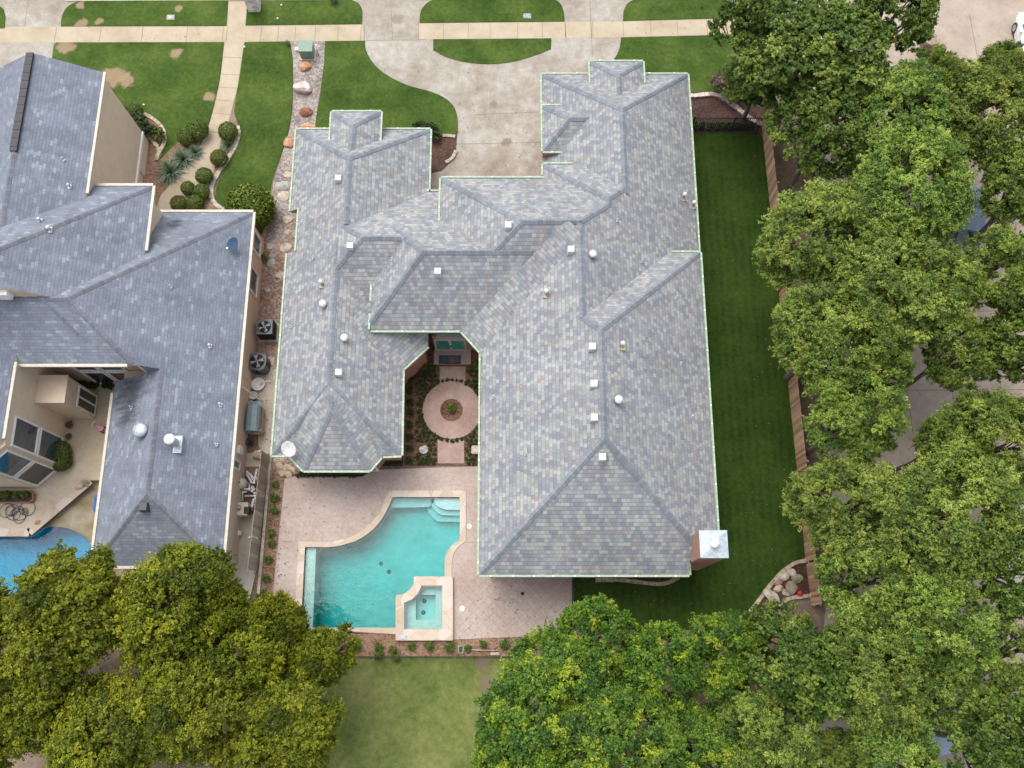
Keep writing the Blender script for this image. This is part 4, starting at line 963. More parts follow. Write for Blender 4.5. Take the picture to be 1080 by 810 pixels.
def variant(key, R_, Ht, mat, bark, seed, **k):
    zc = Ht * .70; RZ = Ht * (.20 if key.startswith('oak') else .235)
    cm, cs = crown_mesh('crown', R_, RZ, zc, M[mat], seed, **k)
    VAR[key] = (R_, Ht, zc, cm, trunk_mesh('trunk', Ht, zc, R_, cs, M[bark], seed))
variant('olive_a', 4.0, 9.5, 'lf_olive', 'bark2', 11, nclump=200, nleaf=1150, cl=(.09, .19), leaf=(.14, .08))
variant('olive_b', 4.0, 9.0, 'lf_olive', 'bark2', 12, nclump=180, nleaf=1150, cl=(.09, .19), leaf=(.14, .08), lobes=6)
variant('green_a', 4.0, 9.0, 'lf_green', 'bark', 21, nclump=180, nleaf=1000, leaf=(.15, .085), cl=(.09, .19))
variant('green_b', 4.0, 8.5, 'lf_green', 'bark', 22, nclump=165, nleaf=1000, leaf=(.15, .085), lobes=8, cl=(.09, .19))
variant('oak_a', 4.2, 10.5, 'lf_mid', 'bark', 31, nclump=240, nleaf=1050, leaf=(.135, .068), lobes=8, cl=(.08, .18), low=-.6)
variant('oak_b', 4.2, 10.0, 'lf_mid', 'bark', 32, nclump=220, nleaf=1050, leaf=(.135, .068), lobes=6, cl=(.08, .18), low=-.6)
variant('oak_c', 4.2, 10.0, 'lf_mid', 'bark', 33, nclump=170, nleaf=950, leaf=(.135, .068), lobes=9, cl=(.08, .17), inner=.3, low=-.6)
variant('dark_a', 4.0, 10.0, 'lf_dark', 'bark', 41, nclump=150, nleaf=760, leaf=(.19, .11), lobes=7, cl=(.09, .19))
variant('dark_b', 4.0, 9.5, 'lf_dark', 'bark', 42, nclump=120, nleaf=720, leaf=(.18, .10), lobes=9, cl=(.09, .18), inner=.3)
def tree(name, key, px, py, rpx, label, group, ht=None, rz=None):
    R_, Ht, zc, cm, tm = VAR[key]
    h = ht or 9.0
    z = h * .70; p = P(px, py, z); q = P(px + rpx, py, z)
    sxy = (q - p).length / R_; sz = h / Ht
    o = thing(name, label, 'tree', (p.x, p.y, 0), rng.uniform(0, 6.28) if rz is None else rz, group)
    o.scale = (sxy, sxy, sz)
    for n, me in (('trunk', tm), ('crown', cm)):
        c = bpy.data.objects.new(n, me); COL.objects.link(c); c.parent = o
gO, gG, gA, gF = 'olive green trees behind the neighbour house', 'bright green trees behind the back lawn', 'oaks along the alley', 'trees by the front corner'
for a in (
 ('olive_a', 235, 642, 46, 'olive tree crown over the south east corner of the slate roof', 9), ('olive_a', 72, 652, 92, 'big yellowish olive tree directly below the curved blue pool', 10.5), ('olive_b', 180, 646, 84, 'olive green tree touching the south end of the slate roof', 10),
 ('olive_a', 20, 745, 80, 'olive tree in the lower left corner of the view', 9.5), ('olive_b', 112, 775, 85, 'yellow olive tree at the bottom edge, second from the left corner', 9),
 ('olive_a', 205, 745, 85, 'dense olive tree in the middle of the olive grove', 9.5), ('olive_b', 270, 690, 62, 'olive tree leaning over the bed beside the pink deck', 8.5),
 ('olive_a', 340, 692, 46, 'small olive tree overhanging the pool corner', 7.5), ('olive_a', 300, 775, 78, 'olive tree at the bottom edge beside the pale back lawn', 9),
 ('olive_b', 288, 655, 42, 'little olive tree top poking beside the pool west edge', 8.0), ('olive_b', -40, 660, 75, 'olive tree cut off by the left edge below the blue pool', 10)):
    tree('olive_tree', a[0], a[1], a[2], a[3], a[4], gO, a[5])
for a in (
 ('green_a', 575, 735, 78, 'bright green tree standing at the right edge of the back lawn', 8.5), ('green_b', 622, 682, 56, 'bright green tree reaching the corner of the pink deck', 8),
 ('green_a', 550, 800, 60, 'bright green tree at the bottom edge beside the back lawn', 8), ('green_b', 650, 775, 82, 'bright green tree at the bottom edge, right of centre', 8.5),
 ('green_b', 690, 698, 56, 'green tree under the south eave of the brick house', 8), ('green_a', 757, 694, 52, 'yellow tipped green tree left of the curved rock bed', 8),
 ('green_a', 735, 790, 62, 'green tree beside the brown soil gap at the bottom', 7.5)):
    tree('green_tree', a[0], a[1], a[2], a[3], a[4], gG, a[5])
for a in (
 ('dark_a', 855, 60, 88, 'deep green broadleaf tree between the front lawn and the tan drive', 10), ('dark_b', 800, 25, 52, 'deep green tree at the top edge over the sidewalk', 9.5),
 ('dark_b', 945, 12, 56, 'loose deep green tree at the top edge over the tan drive', 9.5), ('dark_a', 800, 88, 44, 'deep green tree overhanging the north end of the cedar fence', 5),
 ('dark_b', 816, 672, 46, 'deep green tree between the rock bed and the green trees', 7.5), ('dark_b', 865, 145, 60, 'dark gappy tree just outside the north end of the cedar fence', 9)):
    tree('broadleaf_tree', a[0], a[1], a[2], a[3], a[4], gF, a[5])
for a in (
 ('oak_b', 1062, 82, 46, 'oak just below the white car at the right edge', 9.5), ('oak_c', 1008, 372, 50, 'thin oak over the upper rim of the large pavement gap', 9.5), ('oak_c', 925, 392, 40, 'thin oak over the left rim of the large pavement gap', 9), ('oak_c', 1002, 728, 56, 'thin oak above the half hidden blue car', 9), ('oak_c', 985, 85, 40, 'thin oak tip beside the stone mailbox pillar', 9),
 ('oak_a', 868, 245, 88, 'large oak crowding the upper part of the cedar fence', 10.5), ('oak_a', 945, 116, 72, 'loose oak below the stone mailbox pillar', 9.5),
 ('oak_b', 958, 205, 84, 'wide oak in the middle of the upper alley', 11), ('oak_b', 1050, 125, 74, 'open oak in front of the white car', 10),
 ('oak_a', 1085, 200, 60, 'open oak on the right edge in the upper part', 10), ('oak_a', 955, 310, 95, 'wide light oak in the middle of the alley row', 11),
 ('oak_b', 876, 355, 82, 'oak leaning over the middle of the cedar fence', 10), ('oak_c', 1062, 290, 62, 'oak at the right edge beside the upper pale gap', 10),
 ('oak_c', 900, 446, 66, 'oak west of the large bare pavement gap', 10.5), ('dark_a', 1075, 355, 58, 'oak at the right edge above the large pavement gap', 10),
 ('oak_b', 1060, 470, 72, 'oak right of the large bare pavement gap', 10), ('oak_a', 905, 535, 86, 'oak at the lower end of the cedar fence', 10.5),
 ('oak_b', 1000, 545, 92, 'broad oak in the lower middle of the alley', 11), ('dark_b', 1080, 600, 66, 'oak on the right edge in the lower part', 10),
 ('oak_c', 925, 612, 80, 'oak beside the curved rock bed', 10), ('oak_c', 985, 655, 76, 'oak south east of the rock bed in the lower alley', 10.5),
 ('oak_c', 1080, 700, 66, 'open oak above the lower right pale gap', 9.5), ('dark_a', 843, 706, 62, 'oak below the curved rock bed', 9.5),
 ('oak_a', 915, 715, 78, 'oak beside the half hidden blue car', 10), ('dark_a', 1050, 785, 66, 'oak in the lower right corner', 10),
 ('oak_c', 808, 775, 68, 'oak at the bottom edge right of the brown soil gap', 9), ('oak_b', 940, 800, 70, 'oak at the bottom edge below the half hidden blue car', 9),
 ('oak_b', 1000, 470, 45, 'slender oak at the edge of the large bare pavement gap', 9), ('oak_c', 885, 800, 40, 'slender oak at the bottom edge over the bare pavement', 8.5)):
    tree('oak_tree', a[0], a[1], a[2], a[3], a[4], gA, a[5])

# ------------------------------------------------------------------ shrubs, clipped balls, tufts, ground cover
def mesh_only(name, me, label, cat, loc, rz=0, sc=1.0, group=None):
    o = bpy.data.objects.new(name, me); COL.objects.link(o); o.location = loc; o.rotation_euler = (0, 0, rz)
    o.scale = sc if isinstance(sc, tuple) else (sc, sc, sc)
    return tag(o, label, cat, group)
def ball_mesh(name, mat, seed, n=2600, leaf=(.075, .05), r0=.5, sq=.88):
    r = np.random.default_rng(seed)
    d = r.normal(size=(n, 3)); d /= np.linalg.norm(d, axis=1, keepdims=True)
    rad = r0 * (1 + r.normal(size=n) * .035) * r.uniform(.86, 1.03, n)
    p = d * rad[:, None]; p[:, 2] = p[:, 2] * sq + r0 * sq
    lum = np.clip(.45 + r.normal(size=n) * .16 + .12 * np.sin(d[:, 0] * 5 + seed) * np.sin(d[:, 1] * 4), 0, 1)
    return leaf_mesh(name, p, d * .8 + r.normal(size=(n, 3)) * .45, leaf[0], leaf[1], lum, M[mat], r)
def tuft_mesh(name, mat, seed, n=150, L=.8, wd=.045):
    r = random.Random(seed); bm = NB(); lay = bm.verts.layers.float.new('rnd')
    for i in range(n):
        ph = r.uniform(0, 6.283); el = r.uniform(.15, 1.35); l = L * r.uniform(.6, 1.1); d = Vector((math.cos(ph), math.sin(ph), 0)); s = Vector((-d.y, d.x, 0)); q = r.random()
        pr = []
        for t in (0, .35, .7, 1):
            c = d * (l * t * math.cos(el)) + Vector((0, 0, l * (t * math.sin(el) - .42 * t * t * (1.1 - el * .5))))
            c.z = max(c.z, .02); wv = wd * (1 - t * .92)
            a, b = bm.verts.new(c - s * wv), bm.verts.new(c + s * wv)
            a[lay] = b[lay] = min(1, q * .6 + t * .4); pr.append((a, b))
        for k in range(3): bm.faces.new((pr[k][0], pr[k][1], pr[k + 1][1], pr[k + 1][0]))
    me = bpy.data.meshes.new(name); bm.to_mesh(me); bm.free(); me.materials.append(M[mat]); return me
ball = [ball_mesh('clipped_shrub', 'lf_top', k) for k in (1, 2, 3)]
bigball = ball_mesh('round_shrub', 'lf_bright', 9, 9000, (.06, .04), .5, .85)
bush, _ = crown_mesh('shrub', .5, .38, .34, M['lf_shrub'], 51, nclump=34, nleaf=110, leaf=(.11, .065), cl=(.2, .36), low=-.1)
bush2, _ = crown_mesh('shrub', .5, .42, .36, M['lf_dark'], 52, nclump=26, nleaf=100, leaf=(.13, .07), cl=(.16, .32), low=-.1, lobes=5)
sprig, _ = crown_mesh('ground_cover_plant', .13, .10, .06, M['lf_shrub'], 53, nclump=9, nleaf=26, leaf=(.07, .04), cl=(.3, .5), low=0)
dryb, _ = crown_mesh('shrub', .5, .40, .36, M['lf_brown'], 54, nclump=40, nleaf=110, leaf=(.10, .04), cl=(.2, .36), low=-.1)
tuft = [tuft_mesh('yucca', 'blade', 61), tuft_mesh('yucca', 'blade', 62, 190, .85)]
def on_ground(px, py, z=0.05): return P(px, py, z)
def scale_px(px, py, r, z=.4): return (P(px + r, py, z) - P(px - r, py, z)).length
gB = 'clipped balls along the front path'
for i, (x, y, r, lab) in enumerate((
 (196, 144, 9, 'clipped round shrub on the lawn side of the path, touching a larger one'), (208, 136, 11, 'largest clipped ball left of the front path'),
 (240, 138, 10, 'clipped round shrub right of the path with yucca growing before it'), (230.5, 166, 9, 'grey green clipped ball at the bend of the stone edging'),
 (215, 185, 9, 'bright clipped ball beside the stone edging, above a group of four'), (198, 198, 7.5, 'upper left ball of the four clipped balls above the slate roof'),
 (212, 202, 8.5, 'upper right ball of the four clipped balls above the slate roof'), (188, 214, 8.5, 'lower left ball of the four clipped balls above the slate roof'),
 (205.5, 214, 9, 'lower right ball of the four clipped balls above the slate roof'), (127, 116, 7, 'small clipped ball nearest the tall tan wall'), (142, 116, 7.5, 'small clipped ball on the lawn corner beside the tan wall bed'))):
    s_ = scale_px(x, y, r); p = P(x, y, s_ * .5); p.z = 0.03
    mesh_only('clipped_shrub', ball[i % 3], lab, 'shrub', p, i * 1.3, (s_, s_, s_ * .95), gB)
s_ = scale_px(264, 218, 24); p = P(264, 218, s_ * .45); p.z = 0
mesh_only('round_shrub', bigball, 'big yellow green round shrub at the corner of the slate roof', 'shrub', p, 0, s_)
def shrub(x, y, r, lab, me=None, grp=None, z=0.03, name='shrub'):
    s_ = scale_px(x, y, r); p = P(x, y, s_ * .35); p.z = z
    return mesh_only(name, me or bush, lab, 'shrub' if name == 'shrub' else 'plant', p, rng.uniform(0, 6), s_, grp)
shrub(143, 128, 13, 'dark spreading shrub against the tall tan wall', bush); shrub(153, 138, 12, 'dark shrub between the tan wall and the stone edging', bush)
shrub(168, 141, 9, 'low green shrub inside the curved stone edging', bush2)
for x, y, r, k, lab in ((193, 167, 17, 0, 'large grey green yucca left of the path bend'), (179, 181, 17, 1, 'large grey green yucca nearest the slate roof'), (241, 153, 12, 0, 'yucca growing in front of the clipped ball right of the path'), (205, 160, 11, 1, 'smaller yucca between the clipped balls and the path')):
    s_ = scale_px(x, y, r) / 1.5; p = P(x, y, .2); p.z = .05
    mesh_only('yucca', tuft[k], lab, 'yucca', p, k, s_, 'yuccas in the front bed')
shrub(455, 140, 11, 'dark box shrub at the garage corner of the west wing', bush); shrub(444, 135, 9, 'dark shrub half under the west wing eave', bush)
gW, gS, gC = 'young shrubs in the west mulch bed', 'young shrubs in the mulch bed south of the pool', 'round shrubs along the courtyard wall'
for x, y, r in ((290, 511, 4.5), (289.6, 524, 5.5), (289, 538, 5), (287, 562, 5), (286, 573, 5), (283, 589, 5), (281, 609, 5), (279.5, 625, 5)):
    shrub(x, y, r, 'young green shrub in the mulch bed between grey fence and pink deck', bush2, gW)
for x, y, r in ((376, 680, 6), (399, 683, 5.5), (415, 685, 5.5), (433.5, 681, 5), (453, 682, 5.5), (473, 682, 6), (493, 683, 4.5), (509, 680, 5), (531, 680, 6)):
    shrub(x, y, r, 'young green shrub in the mulch bed below the pool', bush2, gS)
for x, y in ((434, 401), (433, 412), (433, 424), (433, 435), (432.5, 448), (432, 461), (432, 473), (431.5, 486)):
    shrub(x, y, 4.3, 'round dark shrub in the row along the courtyard side of the west wing', bush, gC)
shrub(475.7, 430, 5.5, 'leafy shrub in the centre of the round courtyard path', bush2, None, 0.05)
shrub(503, 388, 6, 'shrub in the courtyard corner beside the porch', bush2); shrub(447, 388, 5, 'shrub behind the round path under the diagonal eave', bush2)
for x, y, r, lab in ((92, 407, 9, 'wide dark shrub on the terrace below the tall windows'), (104, 406, 7, 'middle dark shrub on the terrace below the tall windows'), (117, 408, 7, 'small dark shrub at the inner corner of the terrace'), (68, 478, 11, 'upper clipped bush beside the terrace bay windows'), (69, 488, 11, 'lower clipped bush beside the terrace bay windows')):
    shrub(x, y, r, lab, bush if y < 440 else ball[1], None, TZ)
shrub(78, 450, 5, 'dry brown plant on the narrow terrace bed by the tan wall', dryb, None, TZ); shrub(77, 462, 4, 'withered plant at the lower end of the narrow terrace bed', dryb, None, TZ)
shrub(762, 88, 15, 'bare purplish brown shrub on the lawn by the stone edged bed', dryb); shrub(776, 98, 13, 'grey green shrub at the stone edging below the broadleaf tree', bush2)
for k in range(9): shrub(733 + k * 7.4, 133, 4.6, 'dark hedge plant behind the black iron fence', bush, 'hedge behind the black iron fence')
shrub(352, 1, 5, 'pink flowering plant at the kerb', dryb)
shrub(400, 690, 6, 'green weed clump along the iron fence, left of the drain lid', bush2); shrub(418, 695, 5, 'green weed on the lawn side of the iron fence', bush2); shrub(800, 655, 8, 'pale leafed plant at the tip of the rock bed', bush2); shrub(786, 660, 7, 'pale plant between the rock bed and the green tree', bush2)
shrub(278, 272, 5, 'small green plant between the flagstones by the tan wall', bush2)
# ground cover of the courtyard: small tufts in rows
gcn = 0
def sprig_at(x, y, z=.045):
    global gcn
    p = P(x, y, z); s_ = rng.uniform(.65, 1.0)
    o = mesh_only('ground_cover_plant', sprig, 'tiny dark ground cover plant set in rows round the courtyard paths', 'plant', p, rng.uniform(0, 6), s_, 'courtyard ground cover plants'); gcn += 1
for j in range(22):
    for i in range(15):
        x = 440.5 + i * 4.7 + (j % 2) * 2.3 + rng.uniform(-.6, .6); y = 387 + j * 4.85 + rng.uniform(-.6, .6)
        if x > 508 or y > 490: continue
        if (x - 476.7) ** 2 + ((y - 433) * 1.02) ** 2 < 34 ** 2: continue
        if 462 < x < 493 and 385 < y < 408: continue
        if 459.5 < x < 491.5 and 462 < y < 490: continue
        if (x - 447) ** 2 + (y - 474) ** 2 < 40: continue
        sprig_at(x, y)
for k in range(40):
    a = k / 40 * 6.283; sprig_at(476.7 + 33 * math.cos(a), 433 + 32.3 * math.sin(a))
for k in range(14): sprig_at(317 + k * 4.9, 499 + rng.uniform(-1, 1), .05)
for k in range(12): sprig_at(315 + k * 5.4, 502 + rng.uniform(-.5, .5), .05)
for k in range(10): sprig_at(402 + (k % 5) * 5, 486 + (k // 5) * 4, .05)

# ------------------------------------------------------------------ stones
def rock_mesh(seed, flat_=.5, n=1.0, jag=.22):
    r = random.Random(seed); bm = NB(); bmesh.ops.create_icosphere(bm, subdivisions=2, radius=.5)
    dirs = [(Vector((r.uniform(-1, 1), r.uniform(-1, 1), r.uniform(-.6, 1))).normalized(), r.uniform(.28, .46)) for _ in range(9)]
    for v in bm.verts:
        for d, k in dirs:
            e = v.co.dot(d) - k
            if e > 0: v.co -= d * e * .92
        v.co *= 1 + r.uniform(-.05, .05) * jag * 3
        v.co.z = max(v.co.z * flat_ + .5 * flat_ * .6, 0)
    return bm
def rock(x, y, rx, mat, lab, seed, flat_=.55, asp=1.0, rz=0.0, z=.045, name='boulder', cat='boulder', group=None):
    s_ = scale_px(x, y, rx, z)
    o = obj(name, rock_mesh(seed, flat_), M[mat]); o.location = P(x, y, z); o.scale = (s_, s_ * asp, s_ * .85); o.rotation_euler = (0, 0, rz)
    return tag(o, lab, cat, group)
gR = 'boulders in the gravel strip'
rock(321, 71, 8, 'st_orange', 'orange boulder just below the green utility box', 1, .5, .75, .1, group=gR); rock(320, 94, 11, 'st_pink', 'large whitish pink boulder in the gravel strip', 2, .6, .85, .3, group=gR)
rock(323, 119, 8, 'st_brown', 'dark red brown boulder in the gravel strip', 3, .5, .65, .1, group=gR); rock(326, 135, 9, 'st_orange', 'flat orange boulder against the west wing corner', 4, .35, .6, .0, group=gR)
rock(306, 150, 8, 'st_orange', 'pale orange boulder leaning on the lawn edge beside the gravel', 5, .4, .9, .9, group=gR)
gFl = 'flat stepping stones between the houses'
for i, (x, y, r, m, lab) in enumerate((
 (303, 184, 4.5, 'st_pale', 'first small pale flagstone below the orange boulder'), (298, 196, 8, 'st_grey', 'long grey flagstone at the lawn corner by the gravel'), (299, 207, 7, 'st_pale', 'broad pale flagstone beside the big round shrub'), (300, 217, 6, 'st_grey', 'grey flagstone under the west wing eave recess, upper'),
 (304, 231, 6, 'st_pale', 'pale flagstone in the middle of the eave recess'), (303, 245, 5, 'st_tan', 'tan flagstone in the eave recess'), (301, 261, 7, 'st_pale', 'broad pale flagstone at the foot of the eave recess'), (285, 259, 5, 'st_grey', 'blue grey flagstone beside the tan wall window'),
 (287, 270, 4.5, 'st_grey', 'grey flagstone below the small green plant'), (286, 277, 5.5, 'st_grey', 'grey flagstone above the red gravel'), (296, 290, 6, 'st_pale', 'pale flagstone partly under the green gutter'), (282, 305, 4, 'st_grey', 'lone blue grey flagstone in the red gravel'))):
    rock(x, y, r, m, lab, 20 + i, .10, rng.uniform(.65, .95), rng.uniform(-.5, .5), .06, 'flagstone', 'flagstone', gFl)
gK = 'sandstone slabs below the roof dish'
for i, (x, y, r) in enumerate(((292, 485, 4), (299, 484, 4.5), (295, 491, 5), (302, 492, 5), (297, 499, 4.5), (304, 500, 5), (308, 495, 4))):
    rock(x, y, r, 'st_tan', 'tan sandstone slab at the deck corner below the white roof dish', 40 + i, .16, .8, rng.uniform(-.6, .6), .04, 'flagstone', 'flagstone', gK)
rock(447.4, 474, 5.5, 'st_white', 'white round boulder in the courtyard ground cover', 50, .6, .95)
bm = NB(); box(bm, -.26, .26, -.22, .22, 0, .35); bmesh.ops.bevel(bm, geom=bm.edges[:], offset=.04, segments=2, affect='EDGES'); o = obj('stone_block', bm, M['st_pink']); o.location = P(502.5, 475.5, .04); tag(o, 'squared pinkish stone block at the courtyard edge under the eave', 'stone block')
bm = NB(); box(bm, -.28, .28, -.2, .2, 0, .3); bmesh.ops.bevel(bm, geom=bm.edges[:], offset=.04, segments=2, affect='EDGES'); o = obj('stone_block', bm, M['st_tan']); o.location = P(273.5, 480.5, .07); o.rotation_euler = (0, 0, -.3); tag(o, 'tan stone block beside the top of the grey plank fence', 'stone block')
gRB = 'rocks in the curved bed'
for i, (x, y, r, m, a, rz, lab) in enumerate((
 (827, 608, 5.5, 'st_pale', .7, .6, 'pale grey rock in the upper part of the curved bed'), (834.7, 604, 5, 'st_pink', .8, -.5, 'pinkish white rock at the top of the curved bed'), (840.5, 610, 6, 'st_olive', .8, -.4, 'olive grey rock nearest the cedar fence'),
 (821, 614, 5, 'st_red', .7, .2, 'reddish rock left of the rock pile'), (820, 621, 5.5, 'st_tan', .6, .3, 'long tan rock above the big pale slab'), (828.5, 625, 4.5, 'st_pale', .7, -.8, 'small pale rock beside the olive slab'),
 (835, 620, 7.5, 'st_olive', .85, .5, 'large olive slab in the curved bed'), (813.5, 630, 10, 'st_pale', .55, -.65, 'largest pale slab at the lower end of the rock pile'), (810, 640, 5.5, 'st_red', .45, -.9, 'thin pink red rock below the big pale slab'))):
    rock(x, y, r * 1.2, m, lab, 60 + i, .35, a, rz, .05, 'rock', 'rock', gRB)
rock(84, 513, 5, 'st_tan', 'tan rock on the end of the terrace ledge', 71, .6, .8, .6, TZ + .05, 'rock', 'rock'); rock(90, 510, 5, 'st_olive', 'grey olive rock at the very end of the terrace ledge', 72, .6, .9, .2, TZ + .05, 'rock', 'rock'); rock(40, 551, 4, 'st_orange', 'orange rock on the terrace ledge above the blue pool', 73, .5, .6, .7, TZ + .05, 'rock', 'rock')
bm = NB(); lathe(bm, [(.05, 0), (.13, .06), (.15, .15), (.10, .25), (.02, .29)], 14); o = obj('garden_globe', bm, flat('red_glaze', (.55, .03, .03), .25)); o.location = P(842.7, 626, .05); tag(o, 'small red garden globe at the fence end of the rock bed', 'garden globe')
def edging(path, mat, lab, w_=.22, h=.16, step=.30, z=0.0):
    bm = NB(); pp_ = [P(a, b, 0) for a, b in smooth(path, 8)]; acc = 0; r = random.Random(len(path))
    d = [0]
    for i in range(1, len(pp_)): d.append(d[-1] + (pp_[i] - pp_[i - 1]).length)
    def at(s):
        s = min(max(s, 0), d[-1])
        for i in range(1, len(d)):
            if d[i] >= s: return pp_[i - 1].lerp(pp_[i], (s - d[i - 1]) / max(1e-6, d[i] - d[i - 1]))
        return pp_[-1]
    s = 0
    while s < d[-1] - .05:
        l = step * r.uniform(.8, 1.25); a, b = at(s), at(min(s + l - .02, d[-1])); hh = h * r.uniform(.85, 1.15)
        off = Vector((0, 0, z + hh / 2))
        if (b - a).length > .05: bar(bm, a + off, b + off, w_ * r.uniform(.88, 1.1), hh)
        s += l
    return tag(obj('stone_edging', bm, M[mat]), lab, 'edging', 'stone edgings of the beds')
edging([(152, 121), (160, 125), (168, 131), (174, 141), (174, 152), (168, 163), (166, 170)], 'st_tan', 'curved tan stone edging round the bed by the tall tan wall', .22, .17)
edging([(158, 146), (164, 152), (168, 158), (167, 166)], 'st_tan', 'short inner run of tan edging by the tan wall', .2, .17)
edging([(251, 134), (252, 143), (248, 156), (240, 170), (230, 184), (224, 197), (224, 210), (231, 219), (240, 224)], 'st_pale', 'pale stone edging curving right of the clipped balls', .26, .15)
edging([(285, 232), (281, 243), (276, 255), (268, 262)], 'st_tan', 'tan stone edging between the big round shrub and the gravel', .22, .15)
edging([(726, 103), (745, 101), (757, 102), (768, 108), (778, 116), (786, 123), (795, 129), (803, 132)], 'st_pink', 'pale stone edging arching over the dark mulch bed', .26, .2)
edging([(852, 591), (838, 594), (825, 603), (812, 617), (800, 633), (790, 645), (775, 656)], 'st_tan', 'long curved edging on the lawn side of the rock bed', .2, .16)
edging([(857, 628), (838, 630), (828, 633), (817, 641)], 'st_tan', 'short edging on the lower side of the rock bed', .2, .16)
edging([(628, 612), (655, 612), (690, 616), (703, 615), (716, 609)], 'st_tan', 'low curved edging beneath the south eave', .2, .14)
edging([(470, 172), (477, 168), (481, 160)], 'st_pale', 'short pale edging of the small driveway bed', .2, .14); edging([(467, 144), (474, 144), (480, 145)], 'st_pale', 'row of pale stones between lawn and driveway bed', .2, .14)

# ------------------------------------------------------------------ fences and walls
def plank_fence(name, lab, path, ht, mat, pw=.14, post=2.4, side=1):
    o = thing(name, lab, 'fence', path[0])
    bm = NB(); r = random.Random(3)
    for a, b in zip(path[:-1], path[1:]):
        a = Vector(a); b = Vector(b); L = (b - a).length; d = (b - a) / L; n = int(L / pw)
        for k in range(n):
            p = a + d * (k * pw + .004); q = a + d * ((k + 1) * pw - .006); h = ht + r.uniform(-.015, .015); o_ = Vector((-d.y, d.x, 0)) * r.uniform(-.004, .004)
            bar(bm, p + o_ + Vector((0, 0, h / 2 + .03)), q + o_ + Vector((0, 0, h / 2 + .03)), .022, h)
    obj('panel', bm, M[mat], o, world=True)
    for a, b in zip(path[:-1], path[1:]):
        a = Vector(a); b = Vector(b); L = (b - a).length; d = (b - a) / L; s = Vector((-d.y, d.x, 0))
        for k in range(int(L / post) + 1):
            bm = NB(); p = a + d * (k * post + .05) + s * .08 * side; box(bm, p.x - .05, p.x + .05, p.y - .05, p.y + .05, 0, ht + .08); obj('post', bm, M[mat], o, world=True)
        for z in (.35, ht - .3):
            bm = NB(); bar(bm, a + s * .045 * side + Vector((0, 0, z)), b + s * .045 * side + Vector((0, 0, z)), .045, .09); obj('rail', bm, M[mat], o, world=True)
plank_fence('wooden_fence', 'long tan cedar plank fence running under the alley oaks', [P(803, 130), P(822, 315), P(841, 500), P(850, 595), P(856, 640)], 1.6, 'fence')
plank_fence('wooden_fence', 'short cedar fence return at the dark mulch bed', [P(797, 126), P(803.5, 129.5)], 1.9, 'fence')
plank_fence('wooden_fence', 'weathered grey plank fence between pool equipment and mulch bed', [P(285, 482), P(280, 525), P(275, 570), P(271, 606)], 1.75, 'greyfence', side=-1, pw=.18)
bm = NB(); a, b = P(286.5, 478), P(272, 640); bar(bm, a + Vector((0, 0, .08)), b + Vector((0, 0, .08)), .14, .16); tag(obj('curb_stone', bm, M['st_pale']), 'pale stone curb along the foot of the grey plank fence', 'curb')
def iron_fence(lab, path, ht=1.2, sp_=.12):
    o = thing('iron_fence', lab, 'fence', path[0])
    for a, b in zip(path[:-1], path[1:]):
        a = Vector(a); b = Vector(b); L = (b - a).length; d = (b - a) / L
        bm = NB()
        for z in (.15, ht - .12): bar(bm, a + Vector((0, 0, z)), b + Vector((0, 0, z)), .035, .035)
        obj('rail', bm, M['dark'], o, world=True)
        bm = NB()
        for k in range(int(L / sp_)):
            p = a + d * (k * sp_ + .04); box(bm, p.x - .011, p.x + .011, p.y - .011, p.y + .011, .05, ht)
        obj('picket', bm, M['dark'], o, world=True)
        for k in range(int(L / 2.4) + 1):
            p = a + d * min(L, k * 2.4); bm = NB(); box(bm, p.x - .03, p.x + .03, p.y - .03, p.y + .03, 0, ht + .08); obj('post', bm, M['dark'], o, world=True)
iron_fence('thin black iron fence along the back lawn below the pool bed', [P(300, 692.5), P(560, 692.5)])
iron_fence('black iron picket fence in front of the dark mulch bed', [P(728, 138.5), P(800, 138.5)], 1.5)
iron_fence('short black iron fence at the east edge of the pink deck', [P(603, 606), P(603.5, 638)])
bm = NB()
for a, b in (((95, 507), (31, 561.5)), ((31, 561.5), (-60, 561.5))):
    bar(bm, P(*a, TZ + .03), P(*b, TZ + .03), .42, .07)
tag(obj('wall_coping', bm, M['coping']), 'tan stone ledge along the terrace edge above the blue pool', 'ledge')

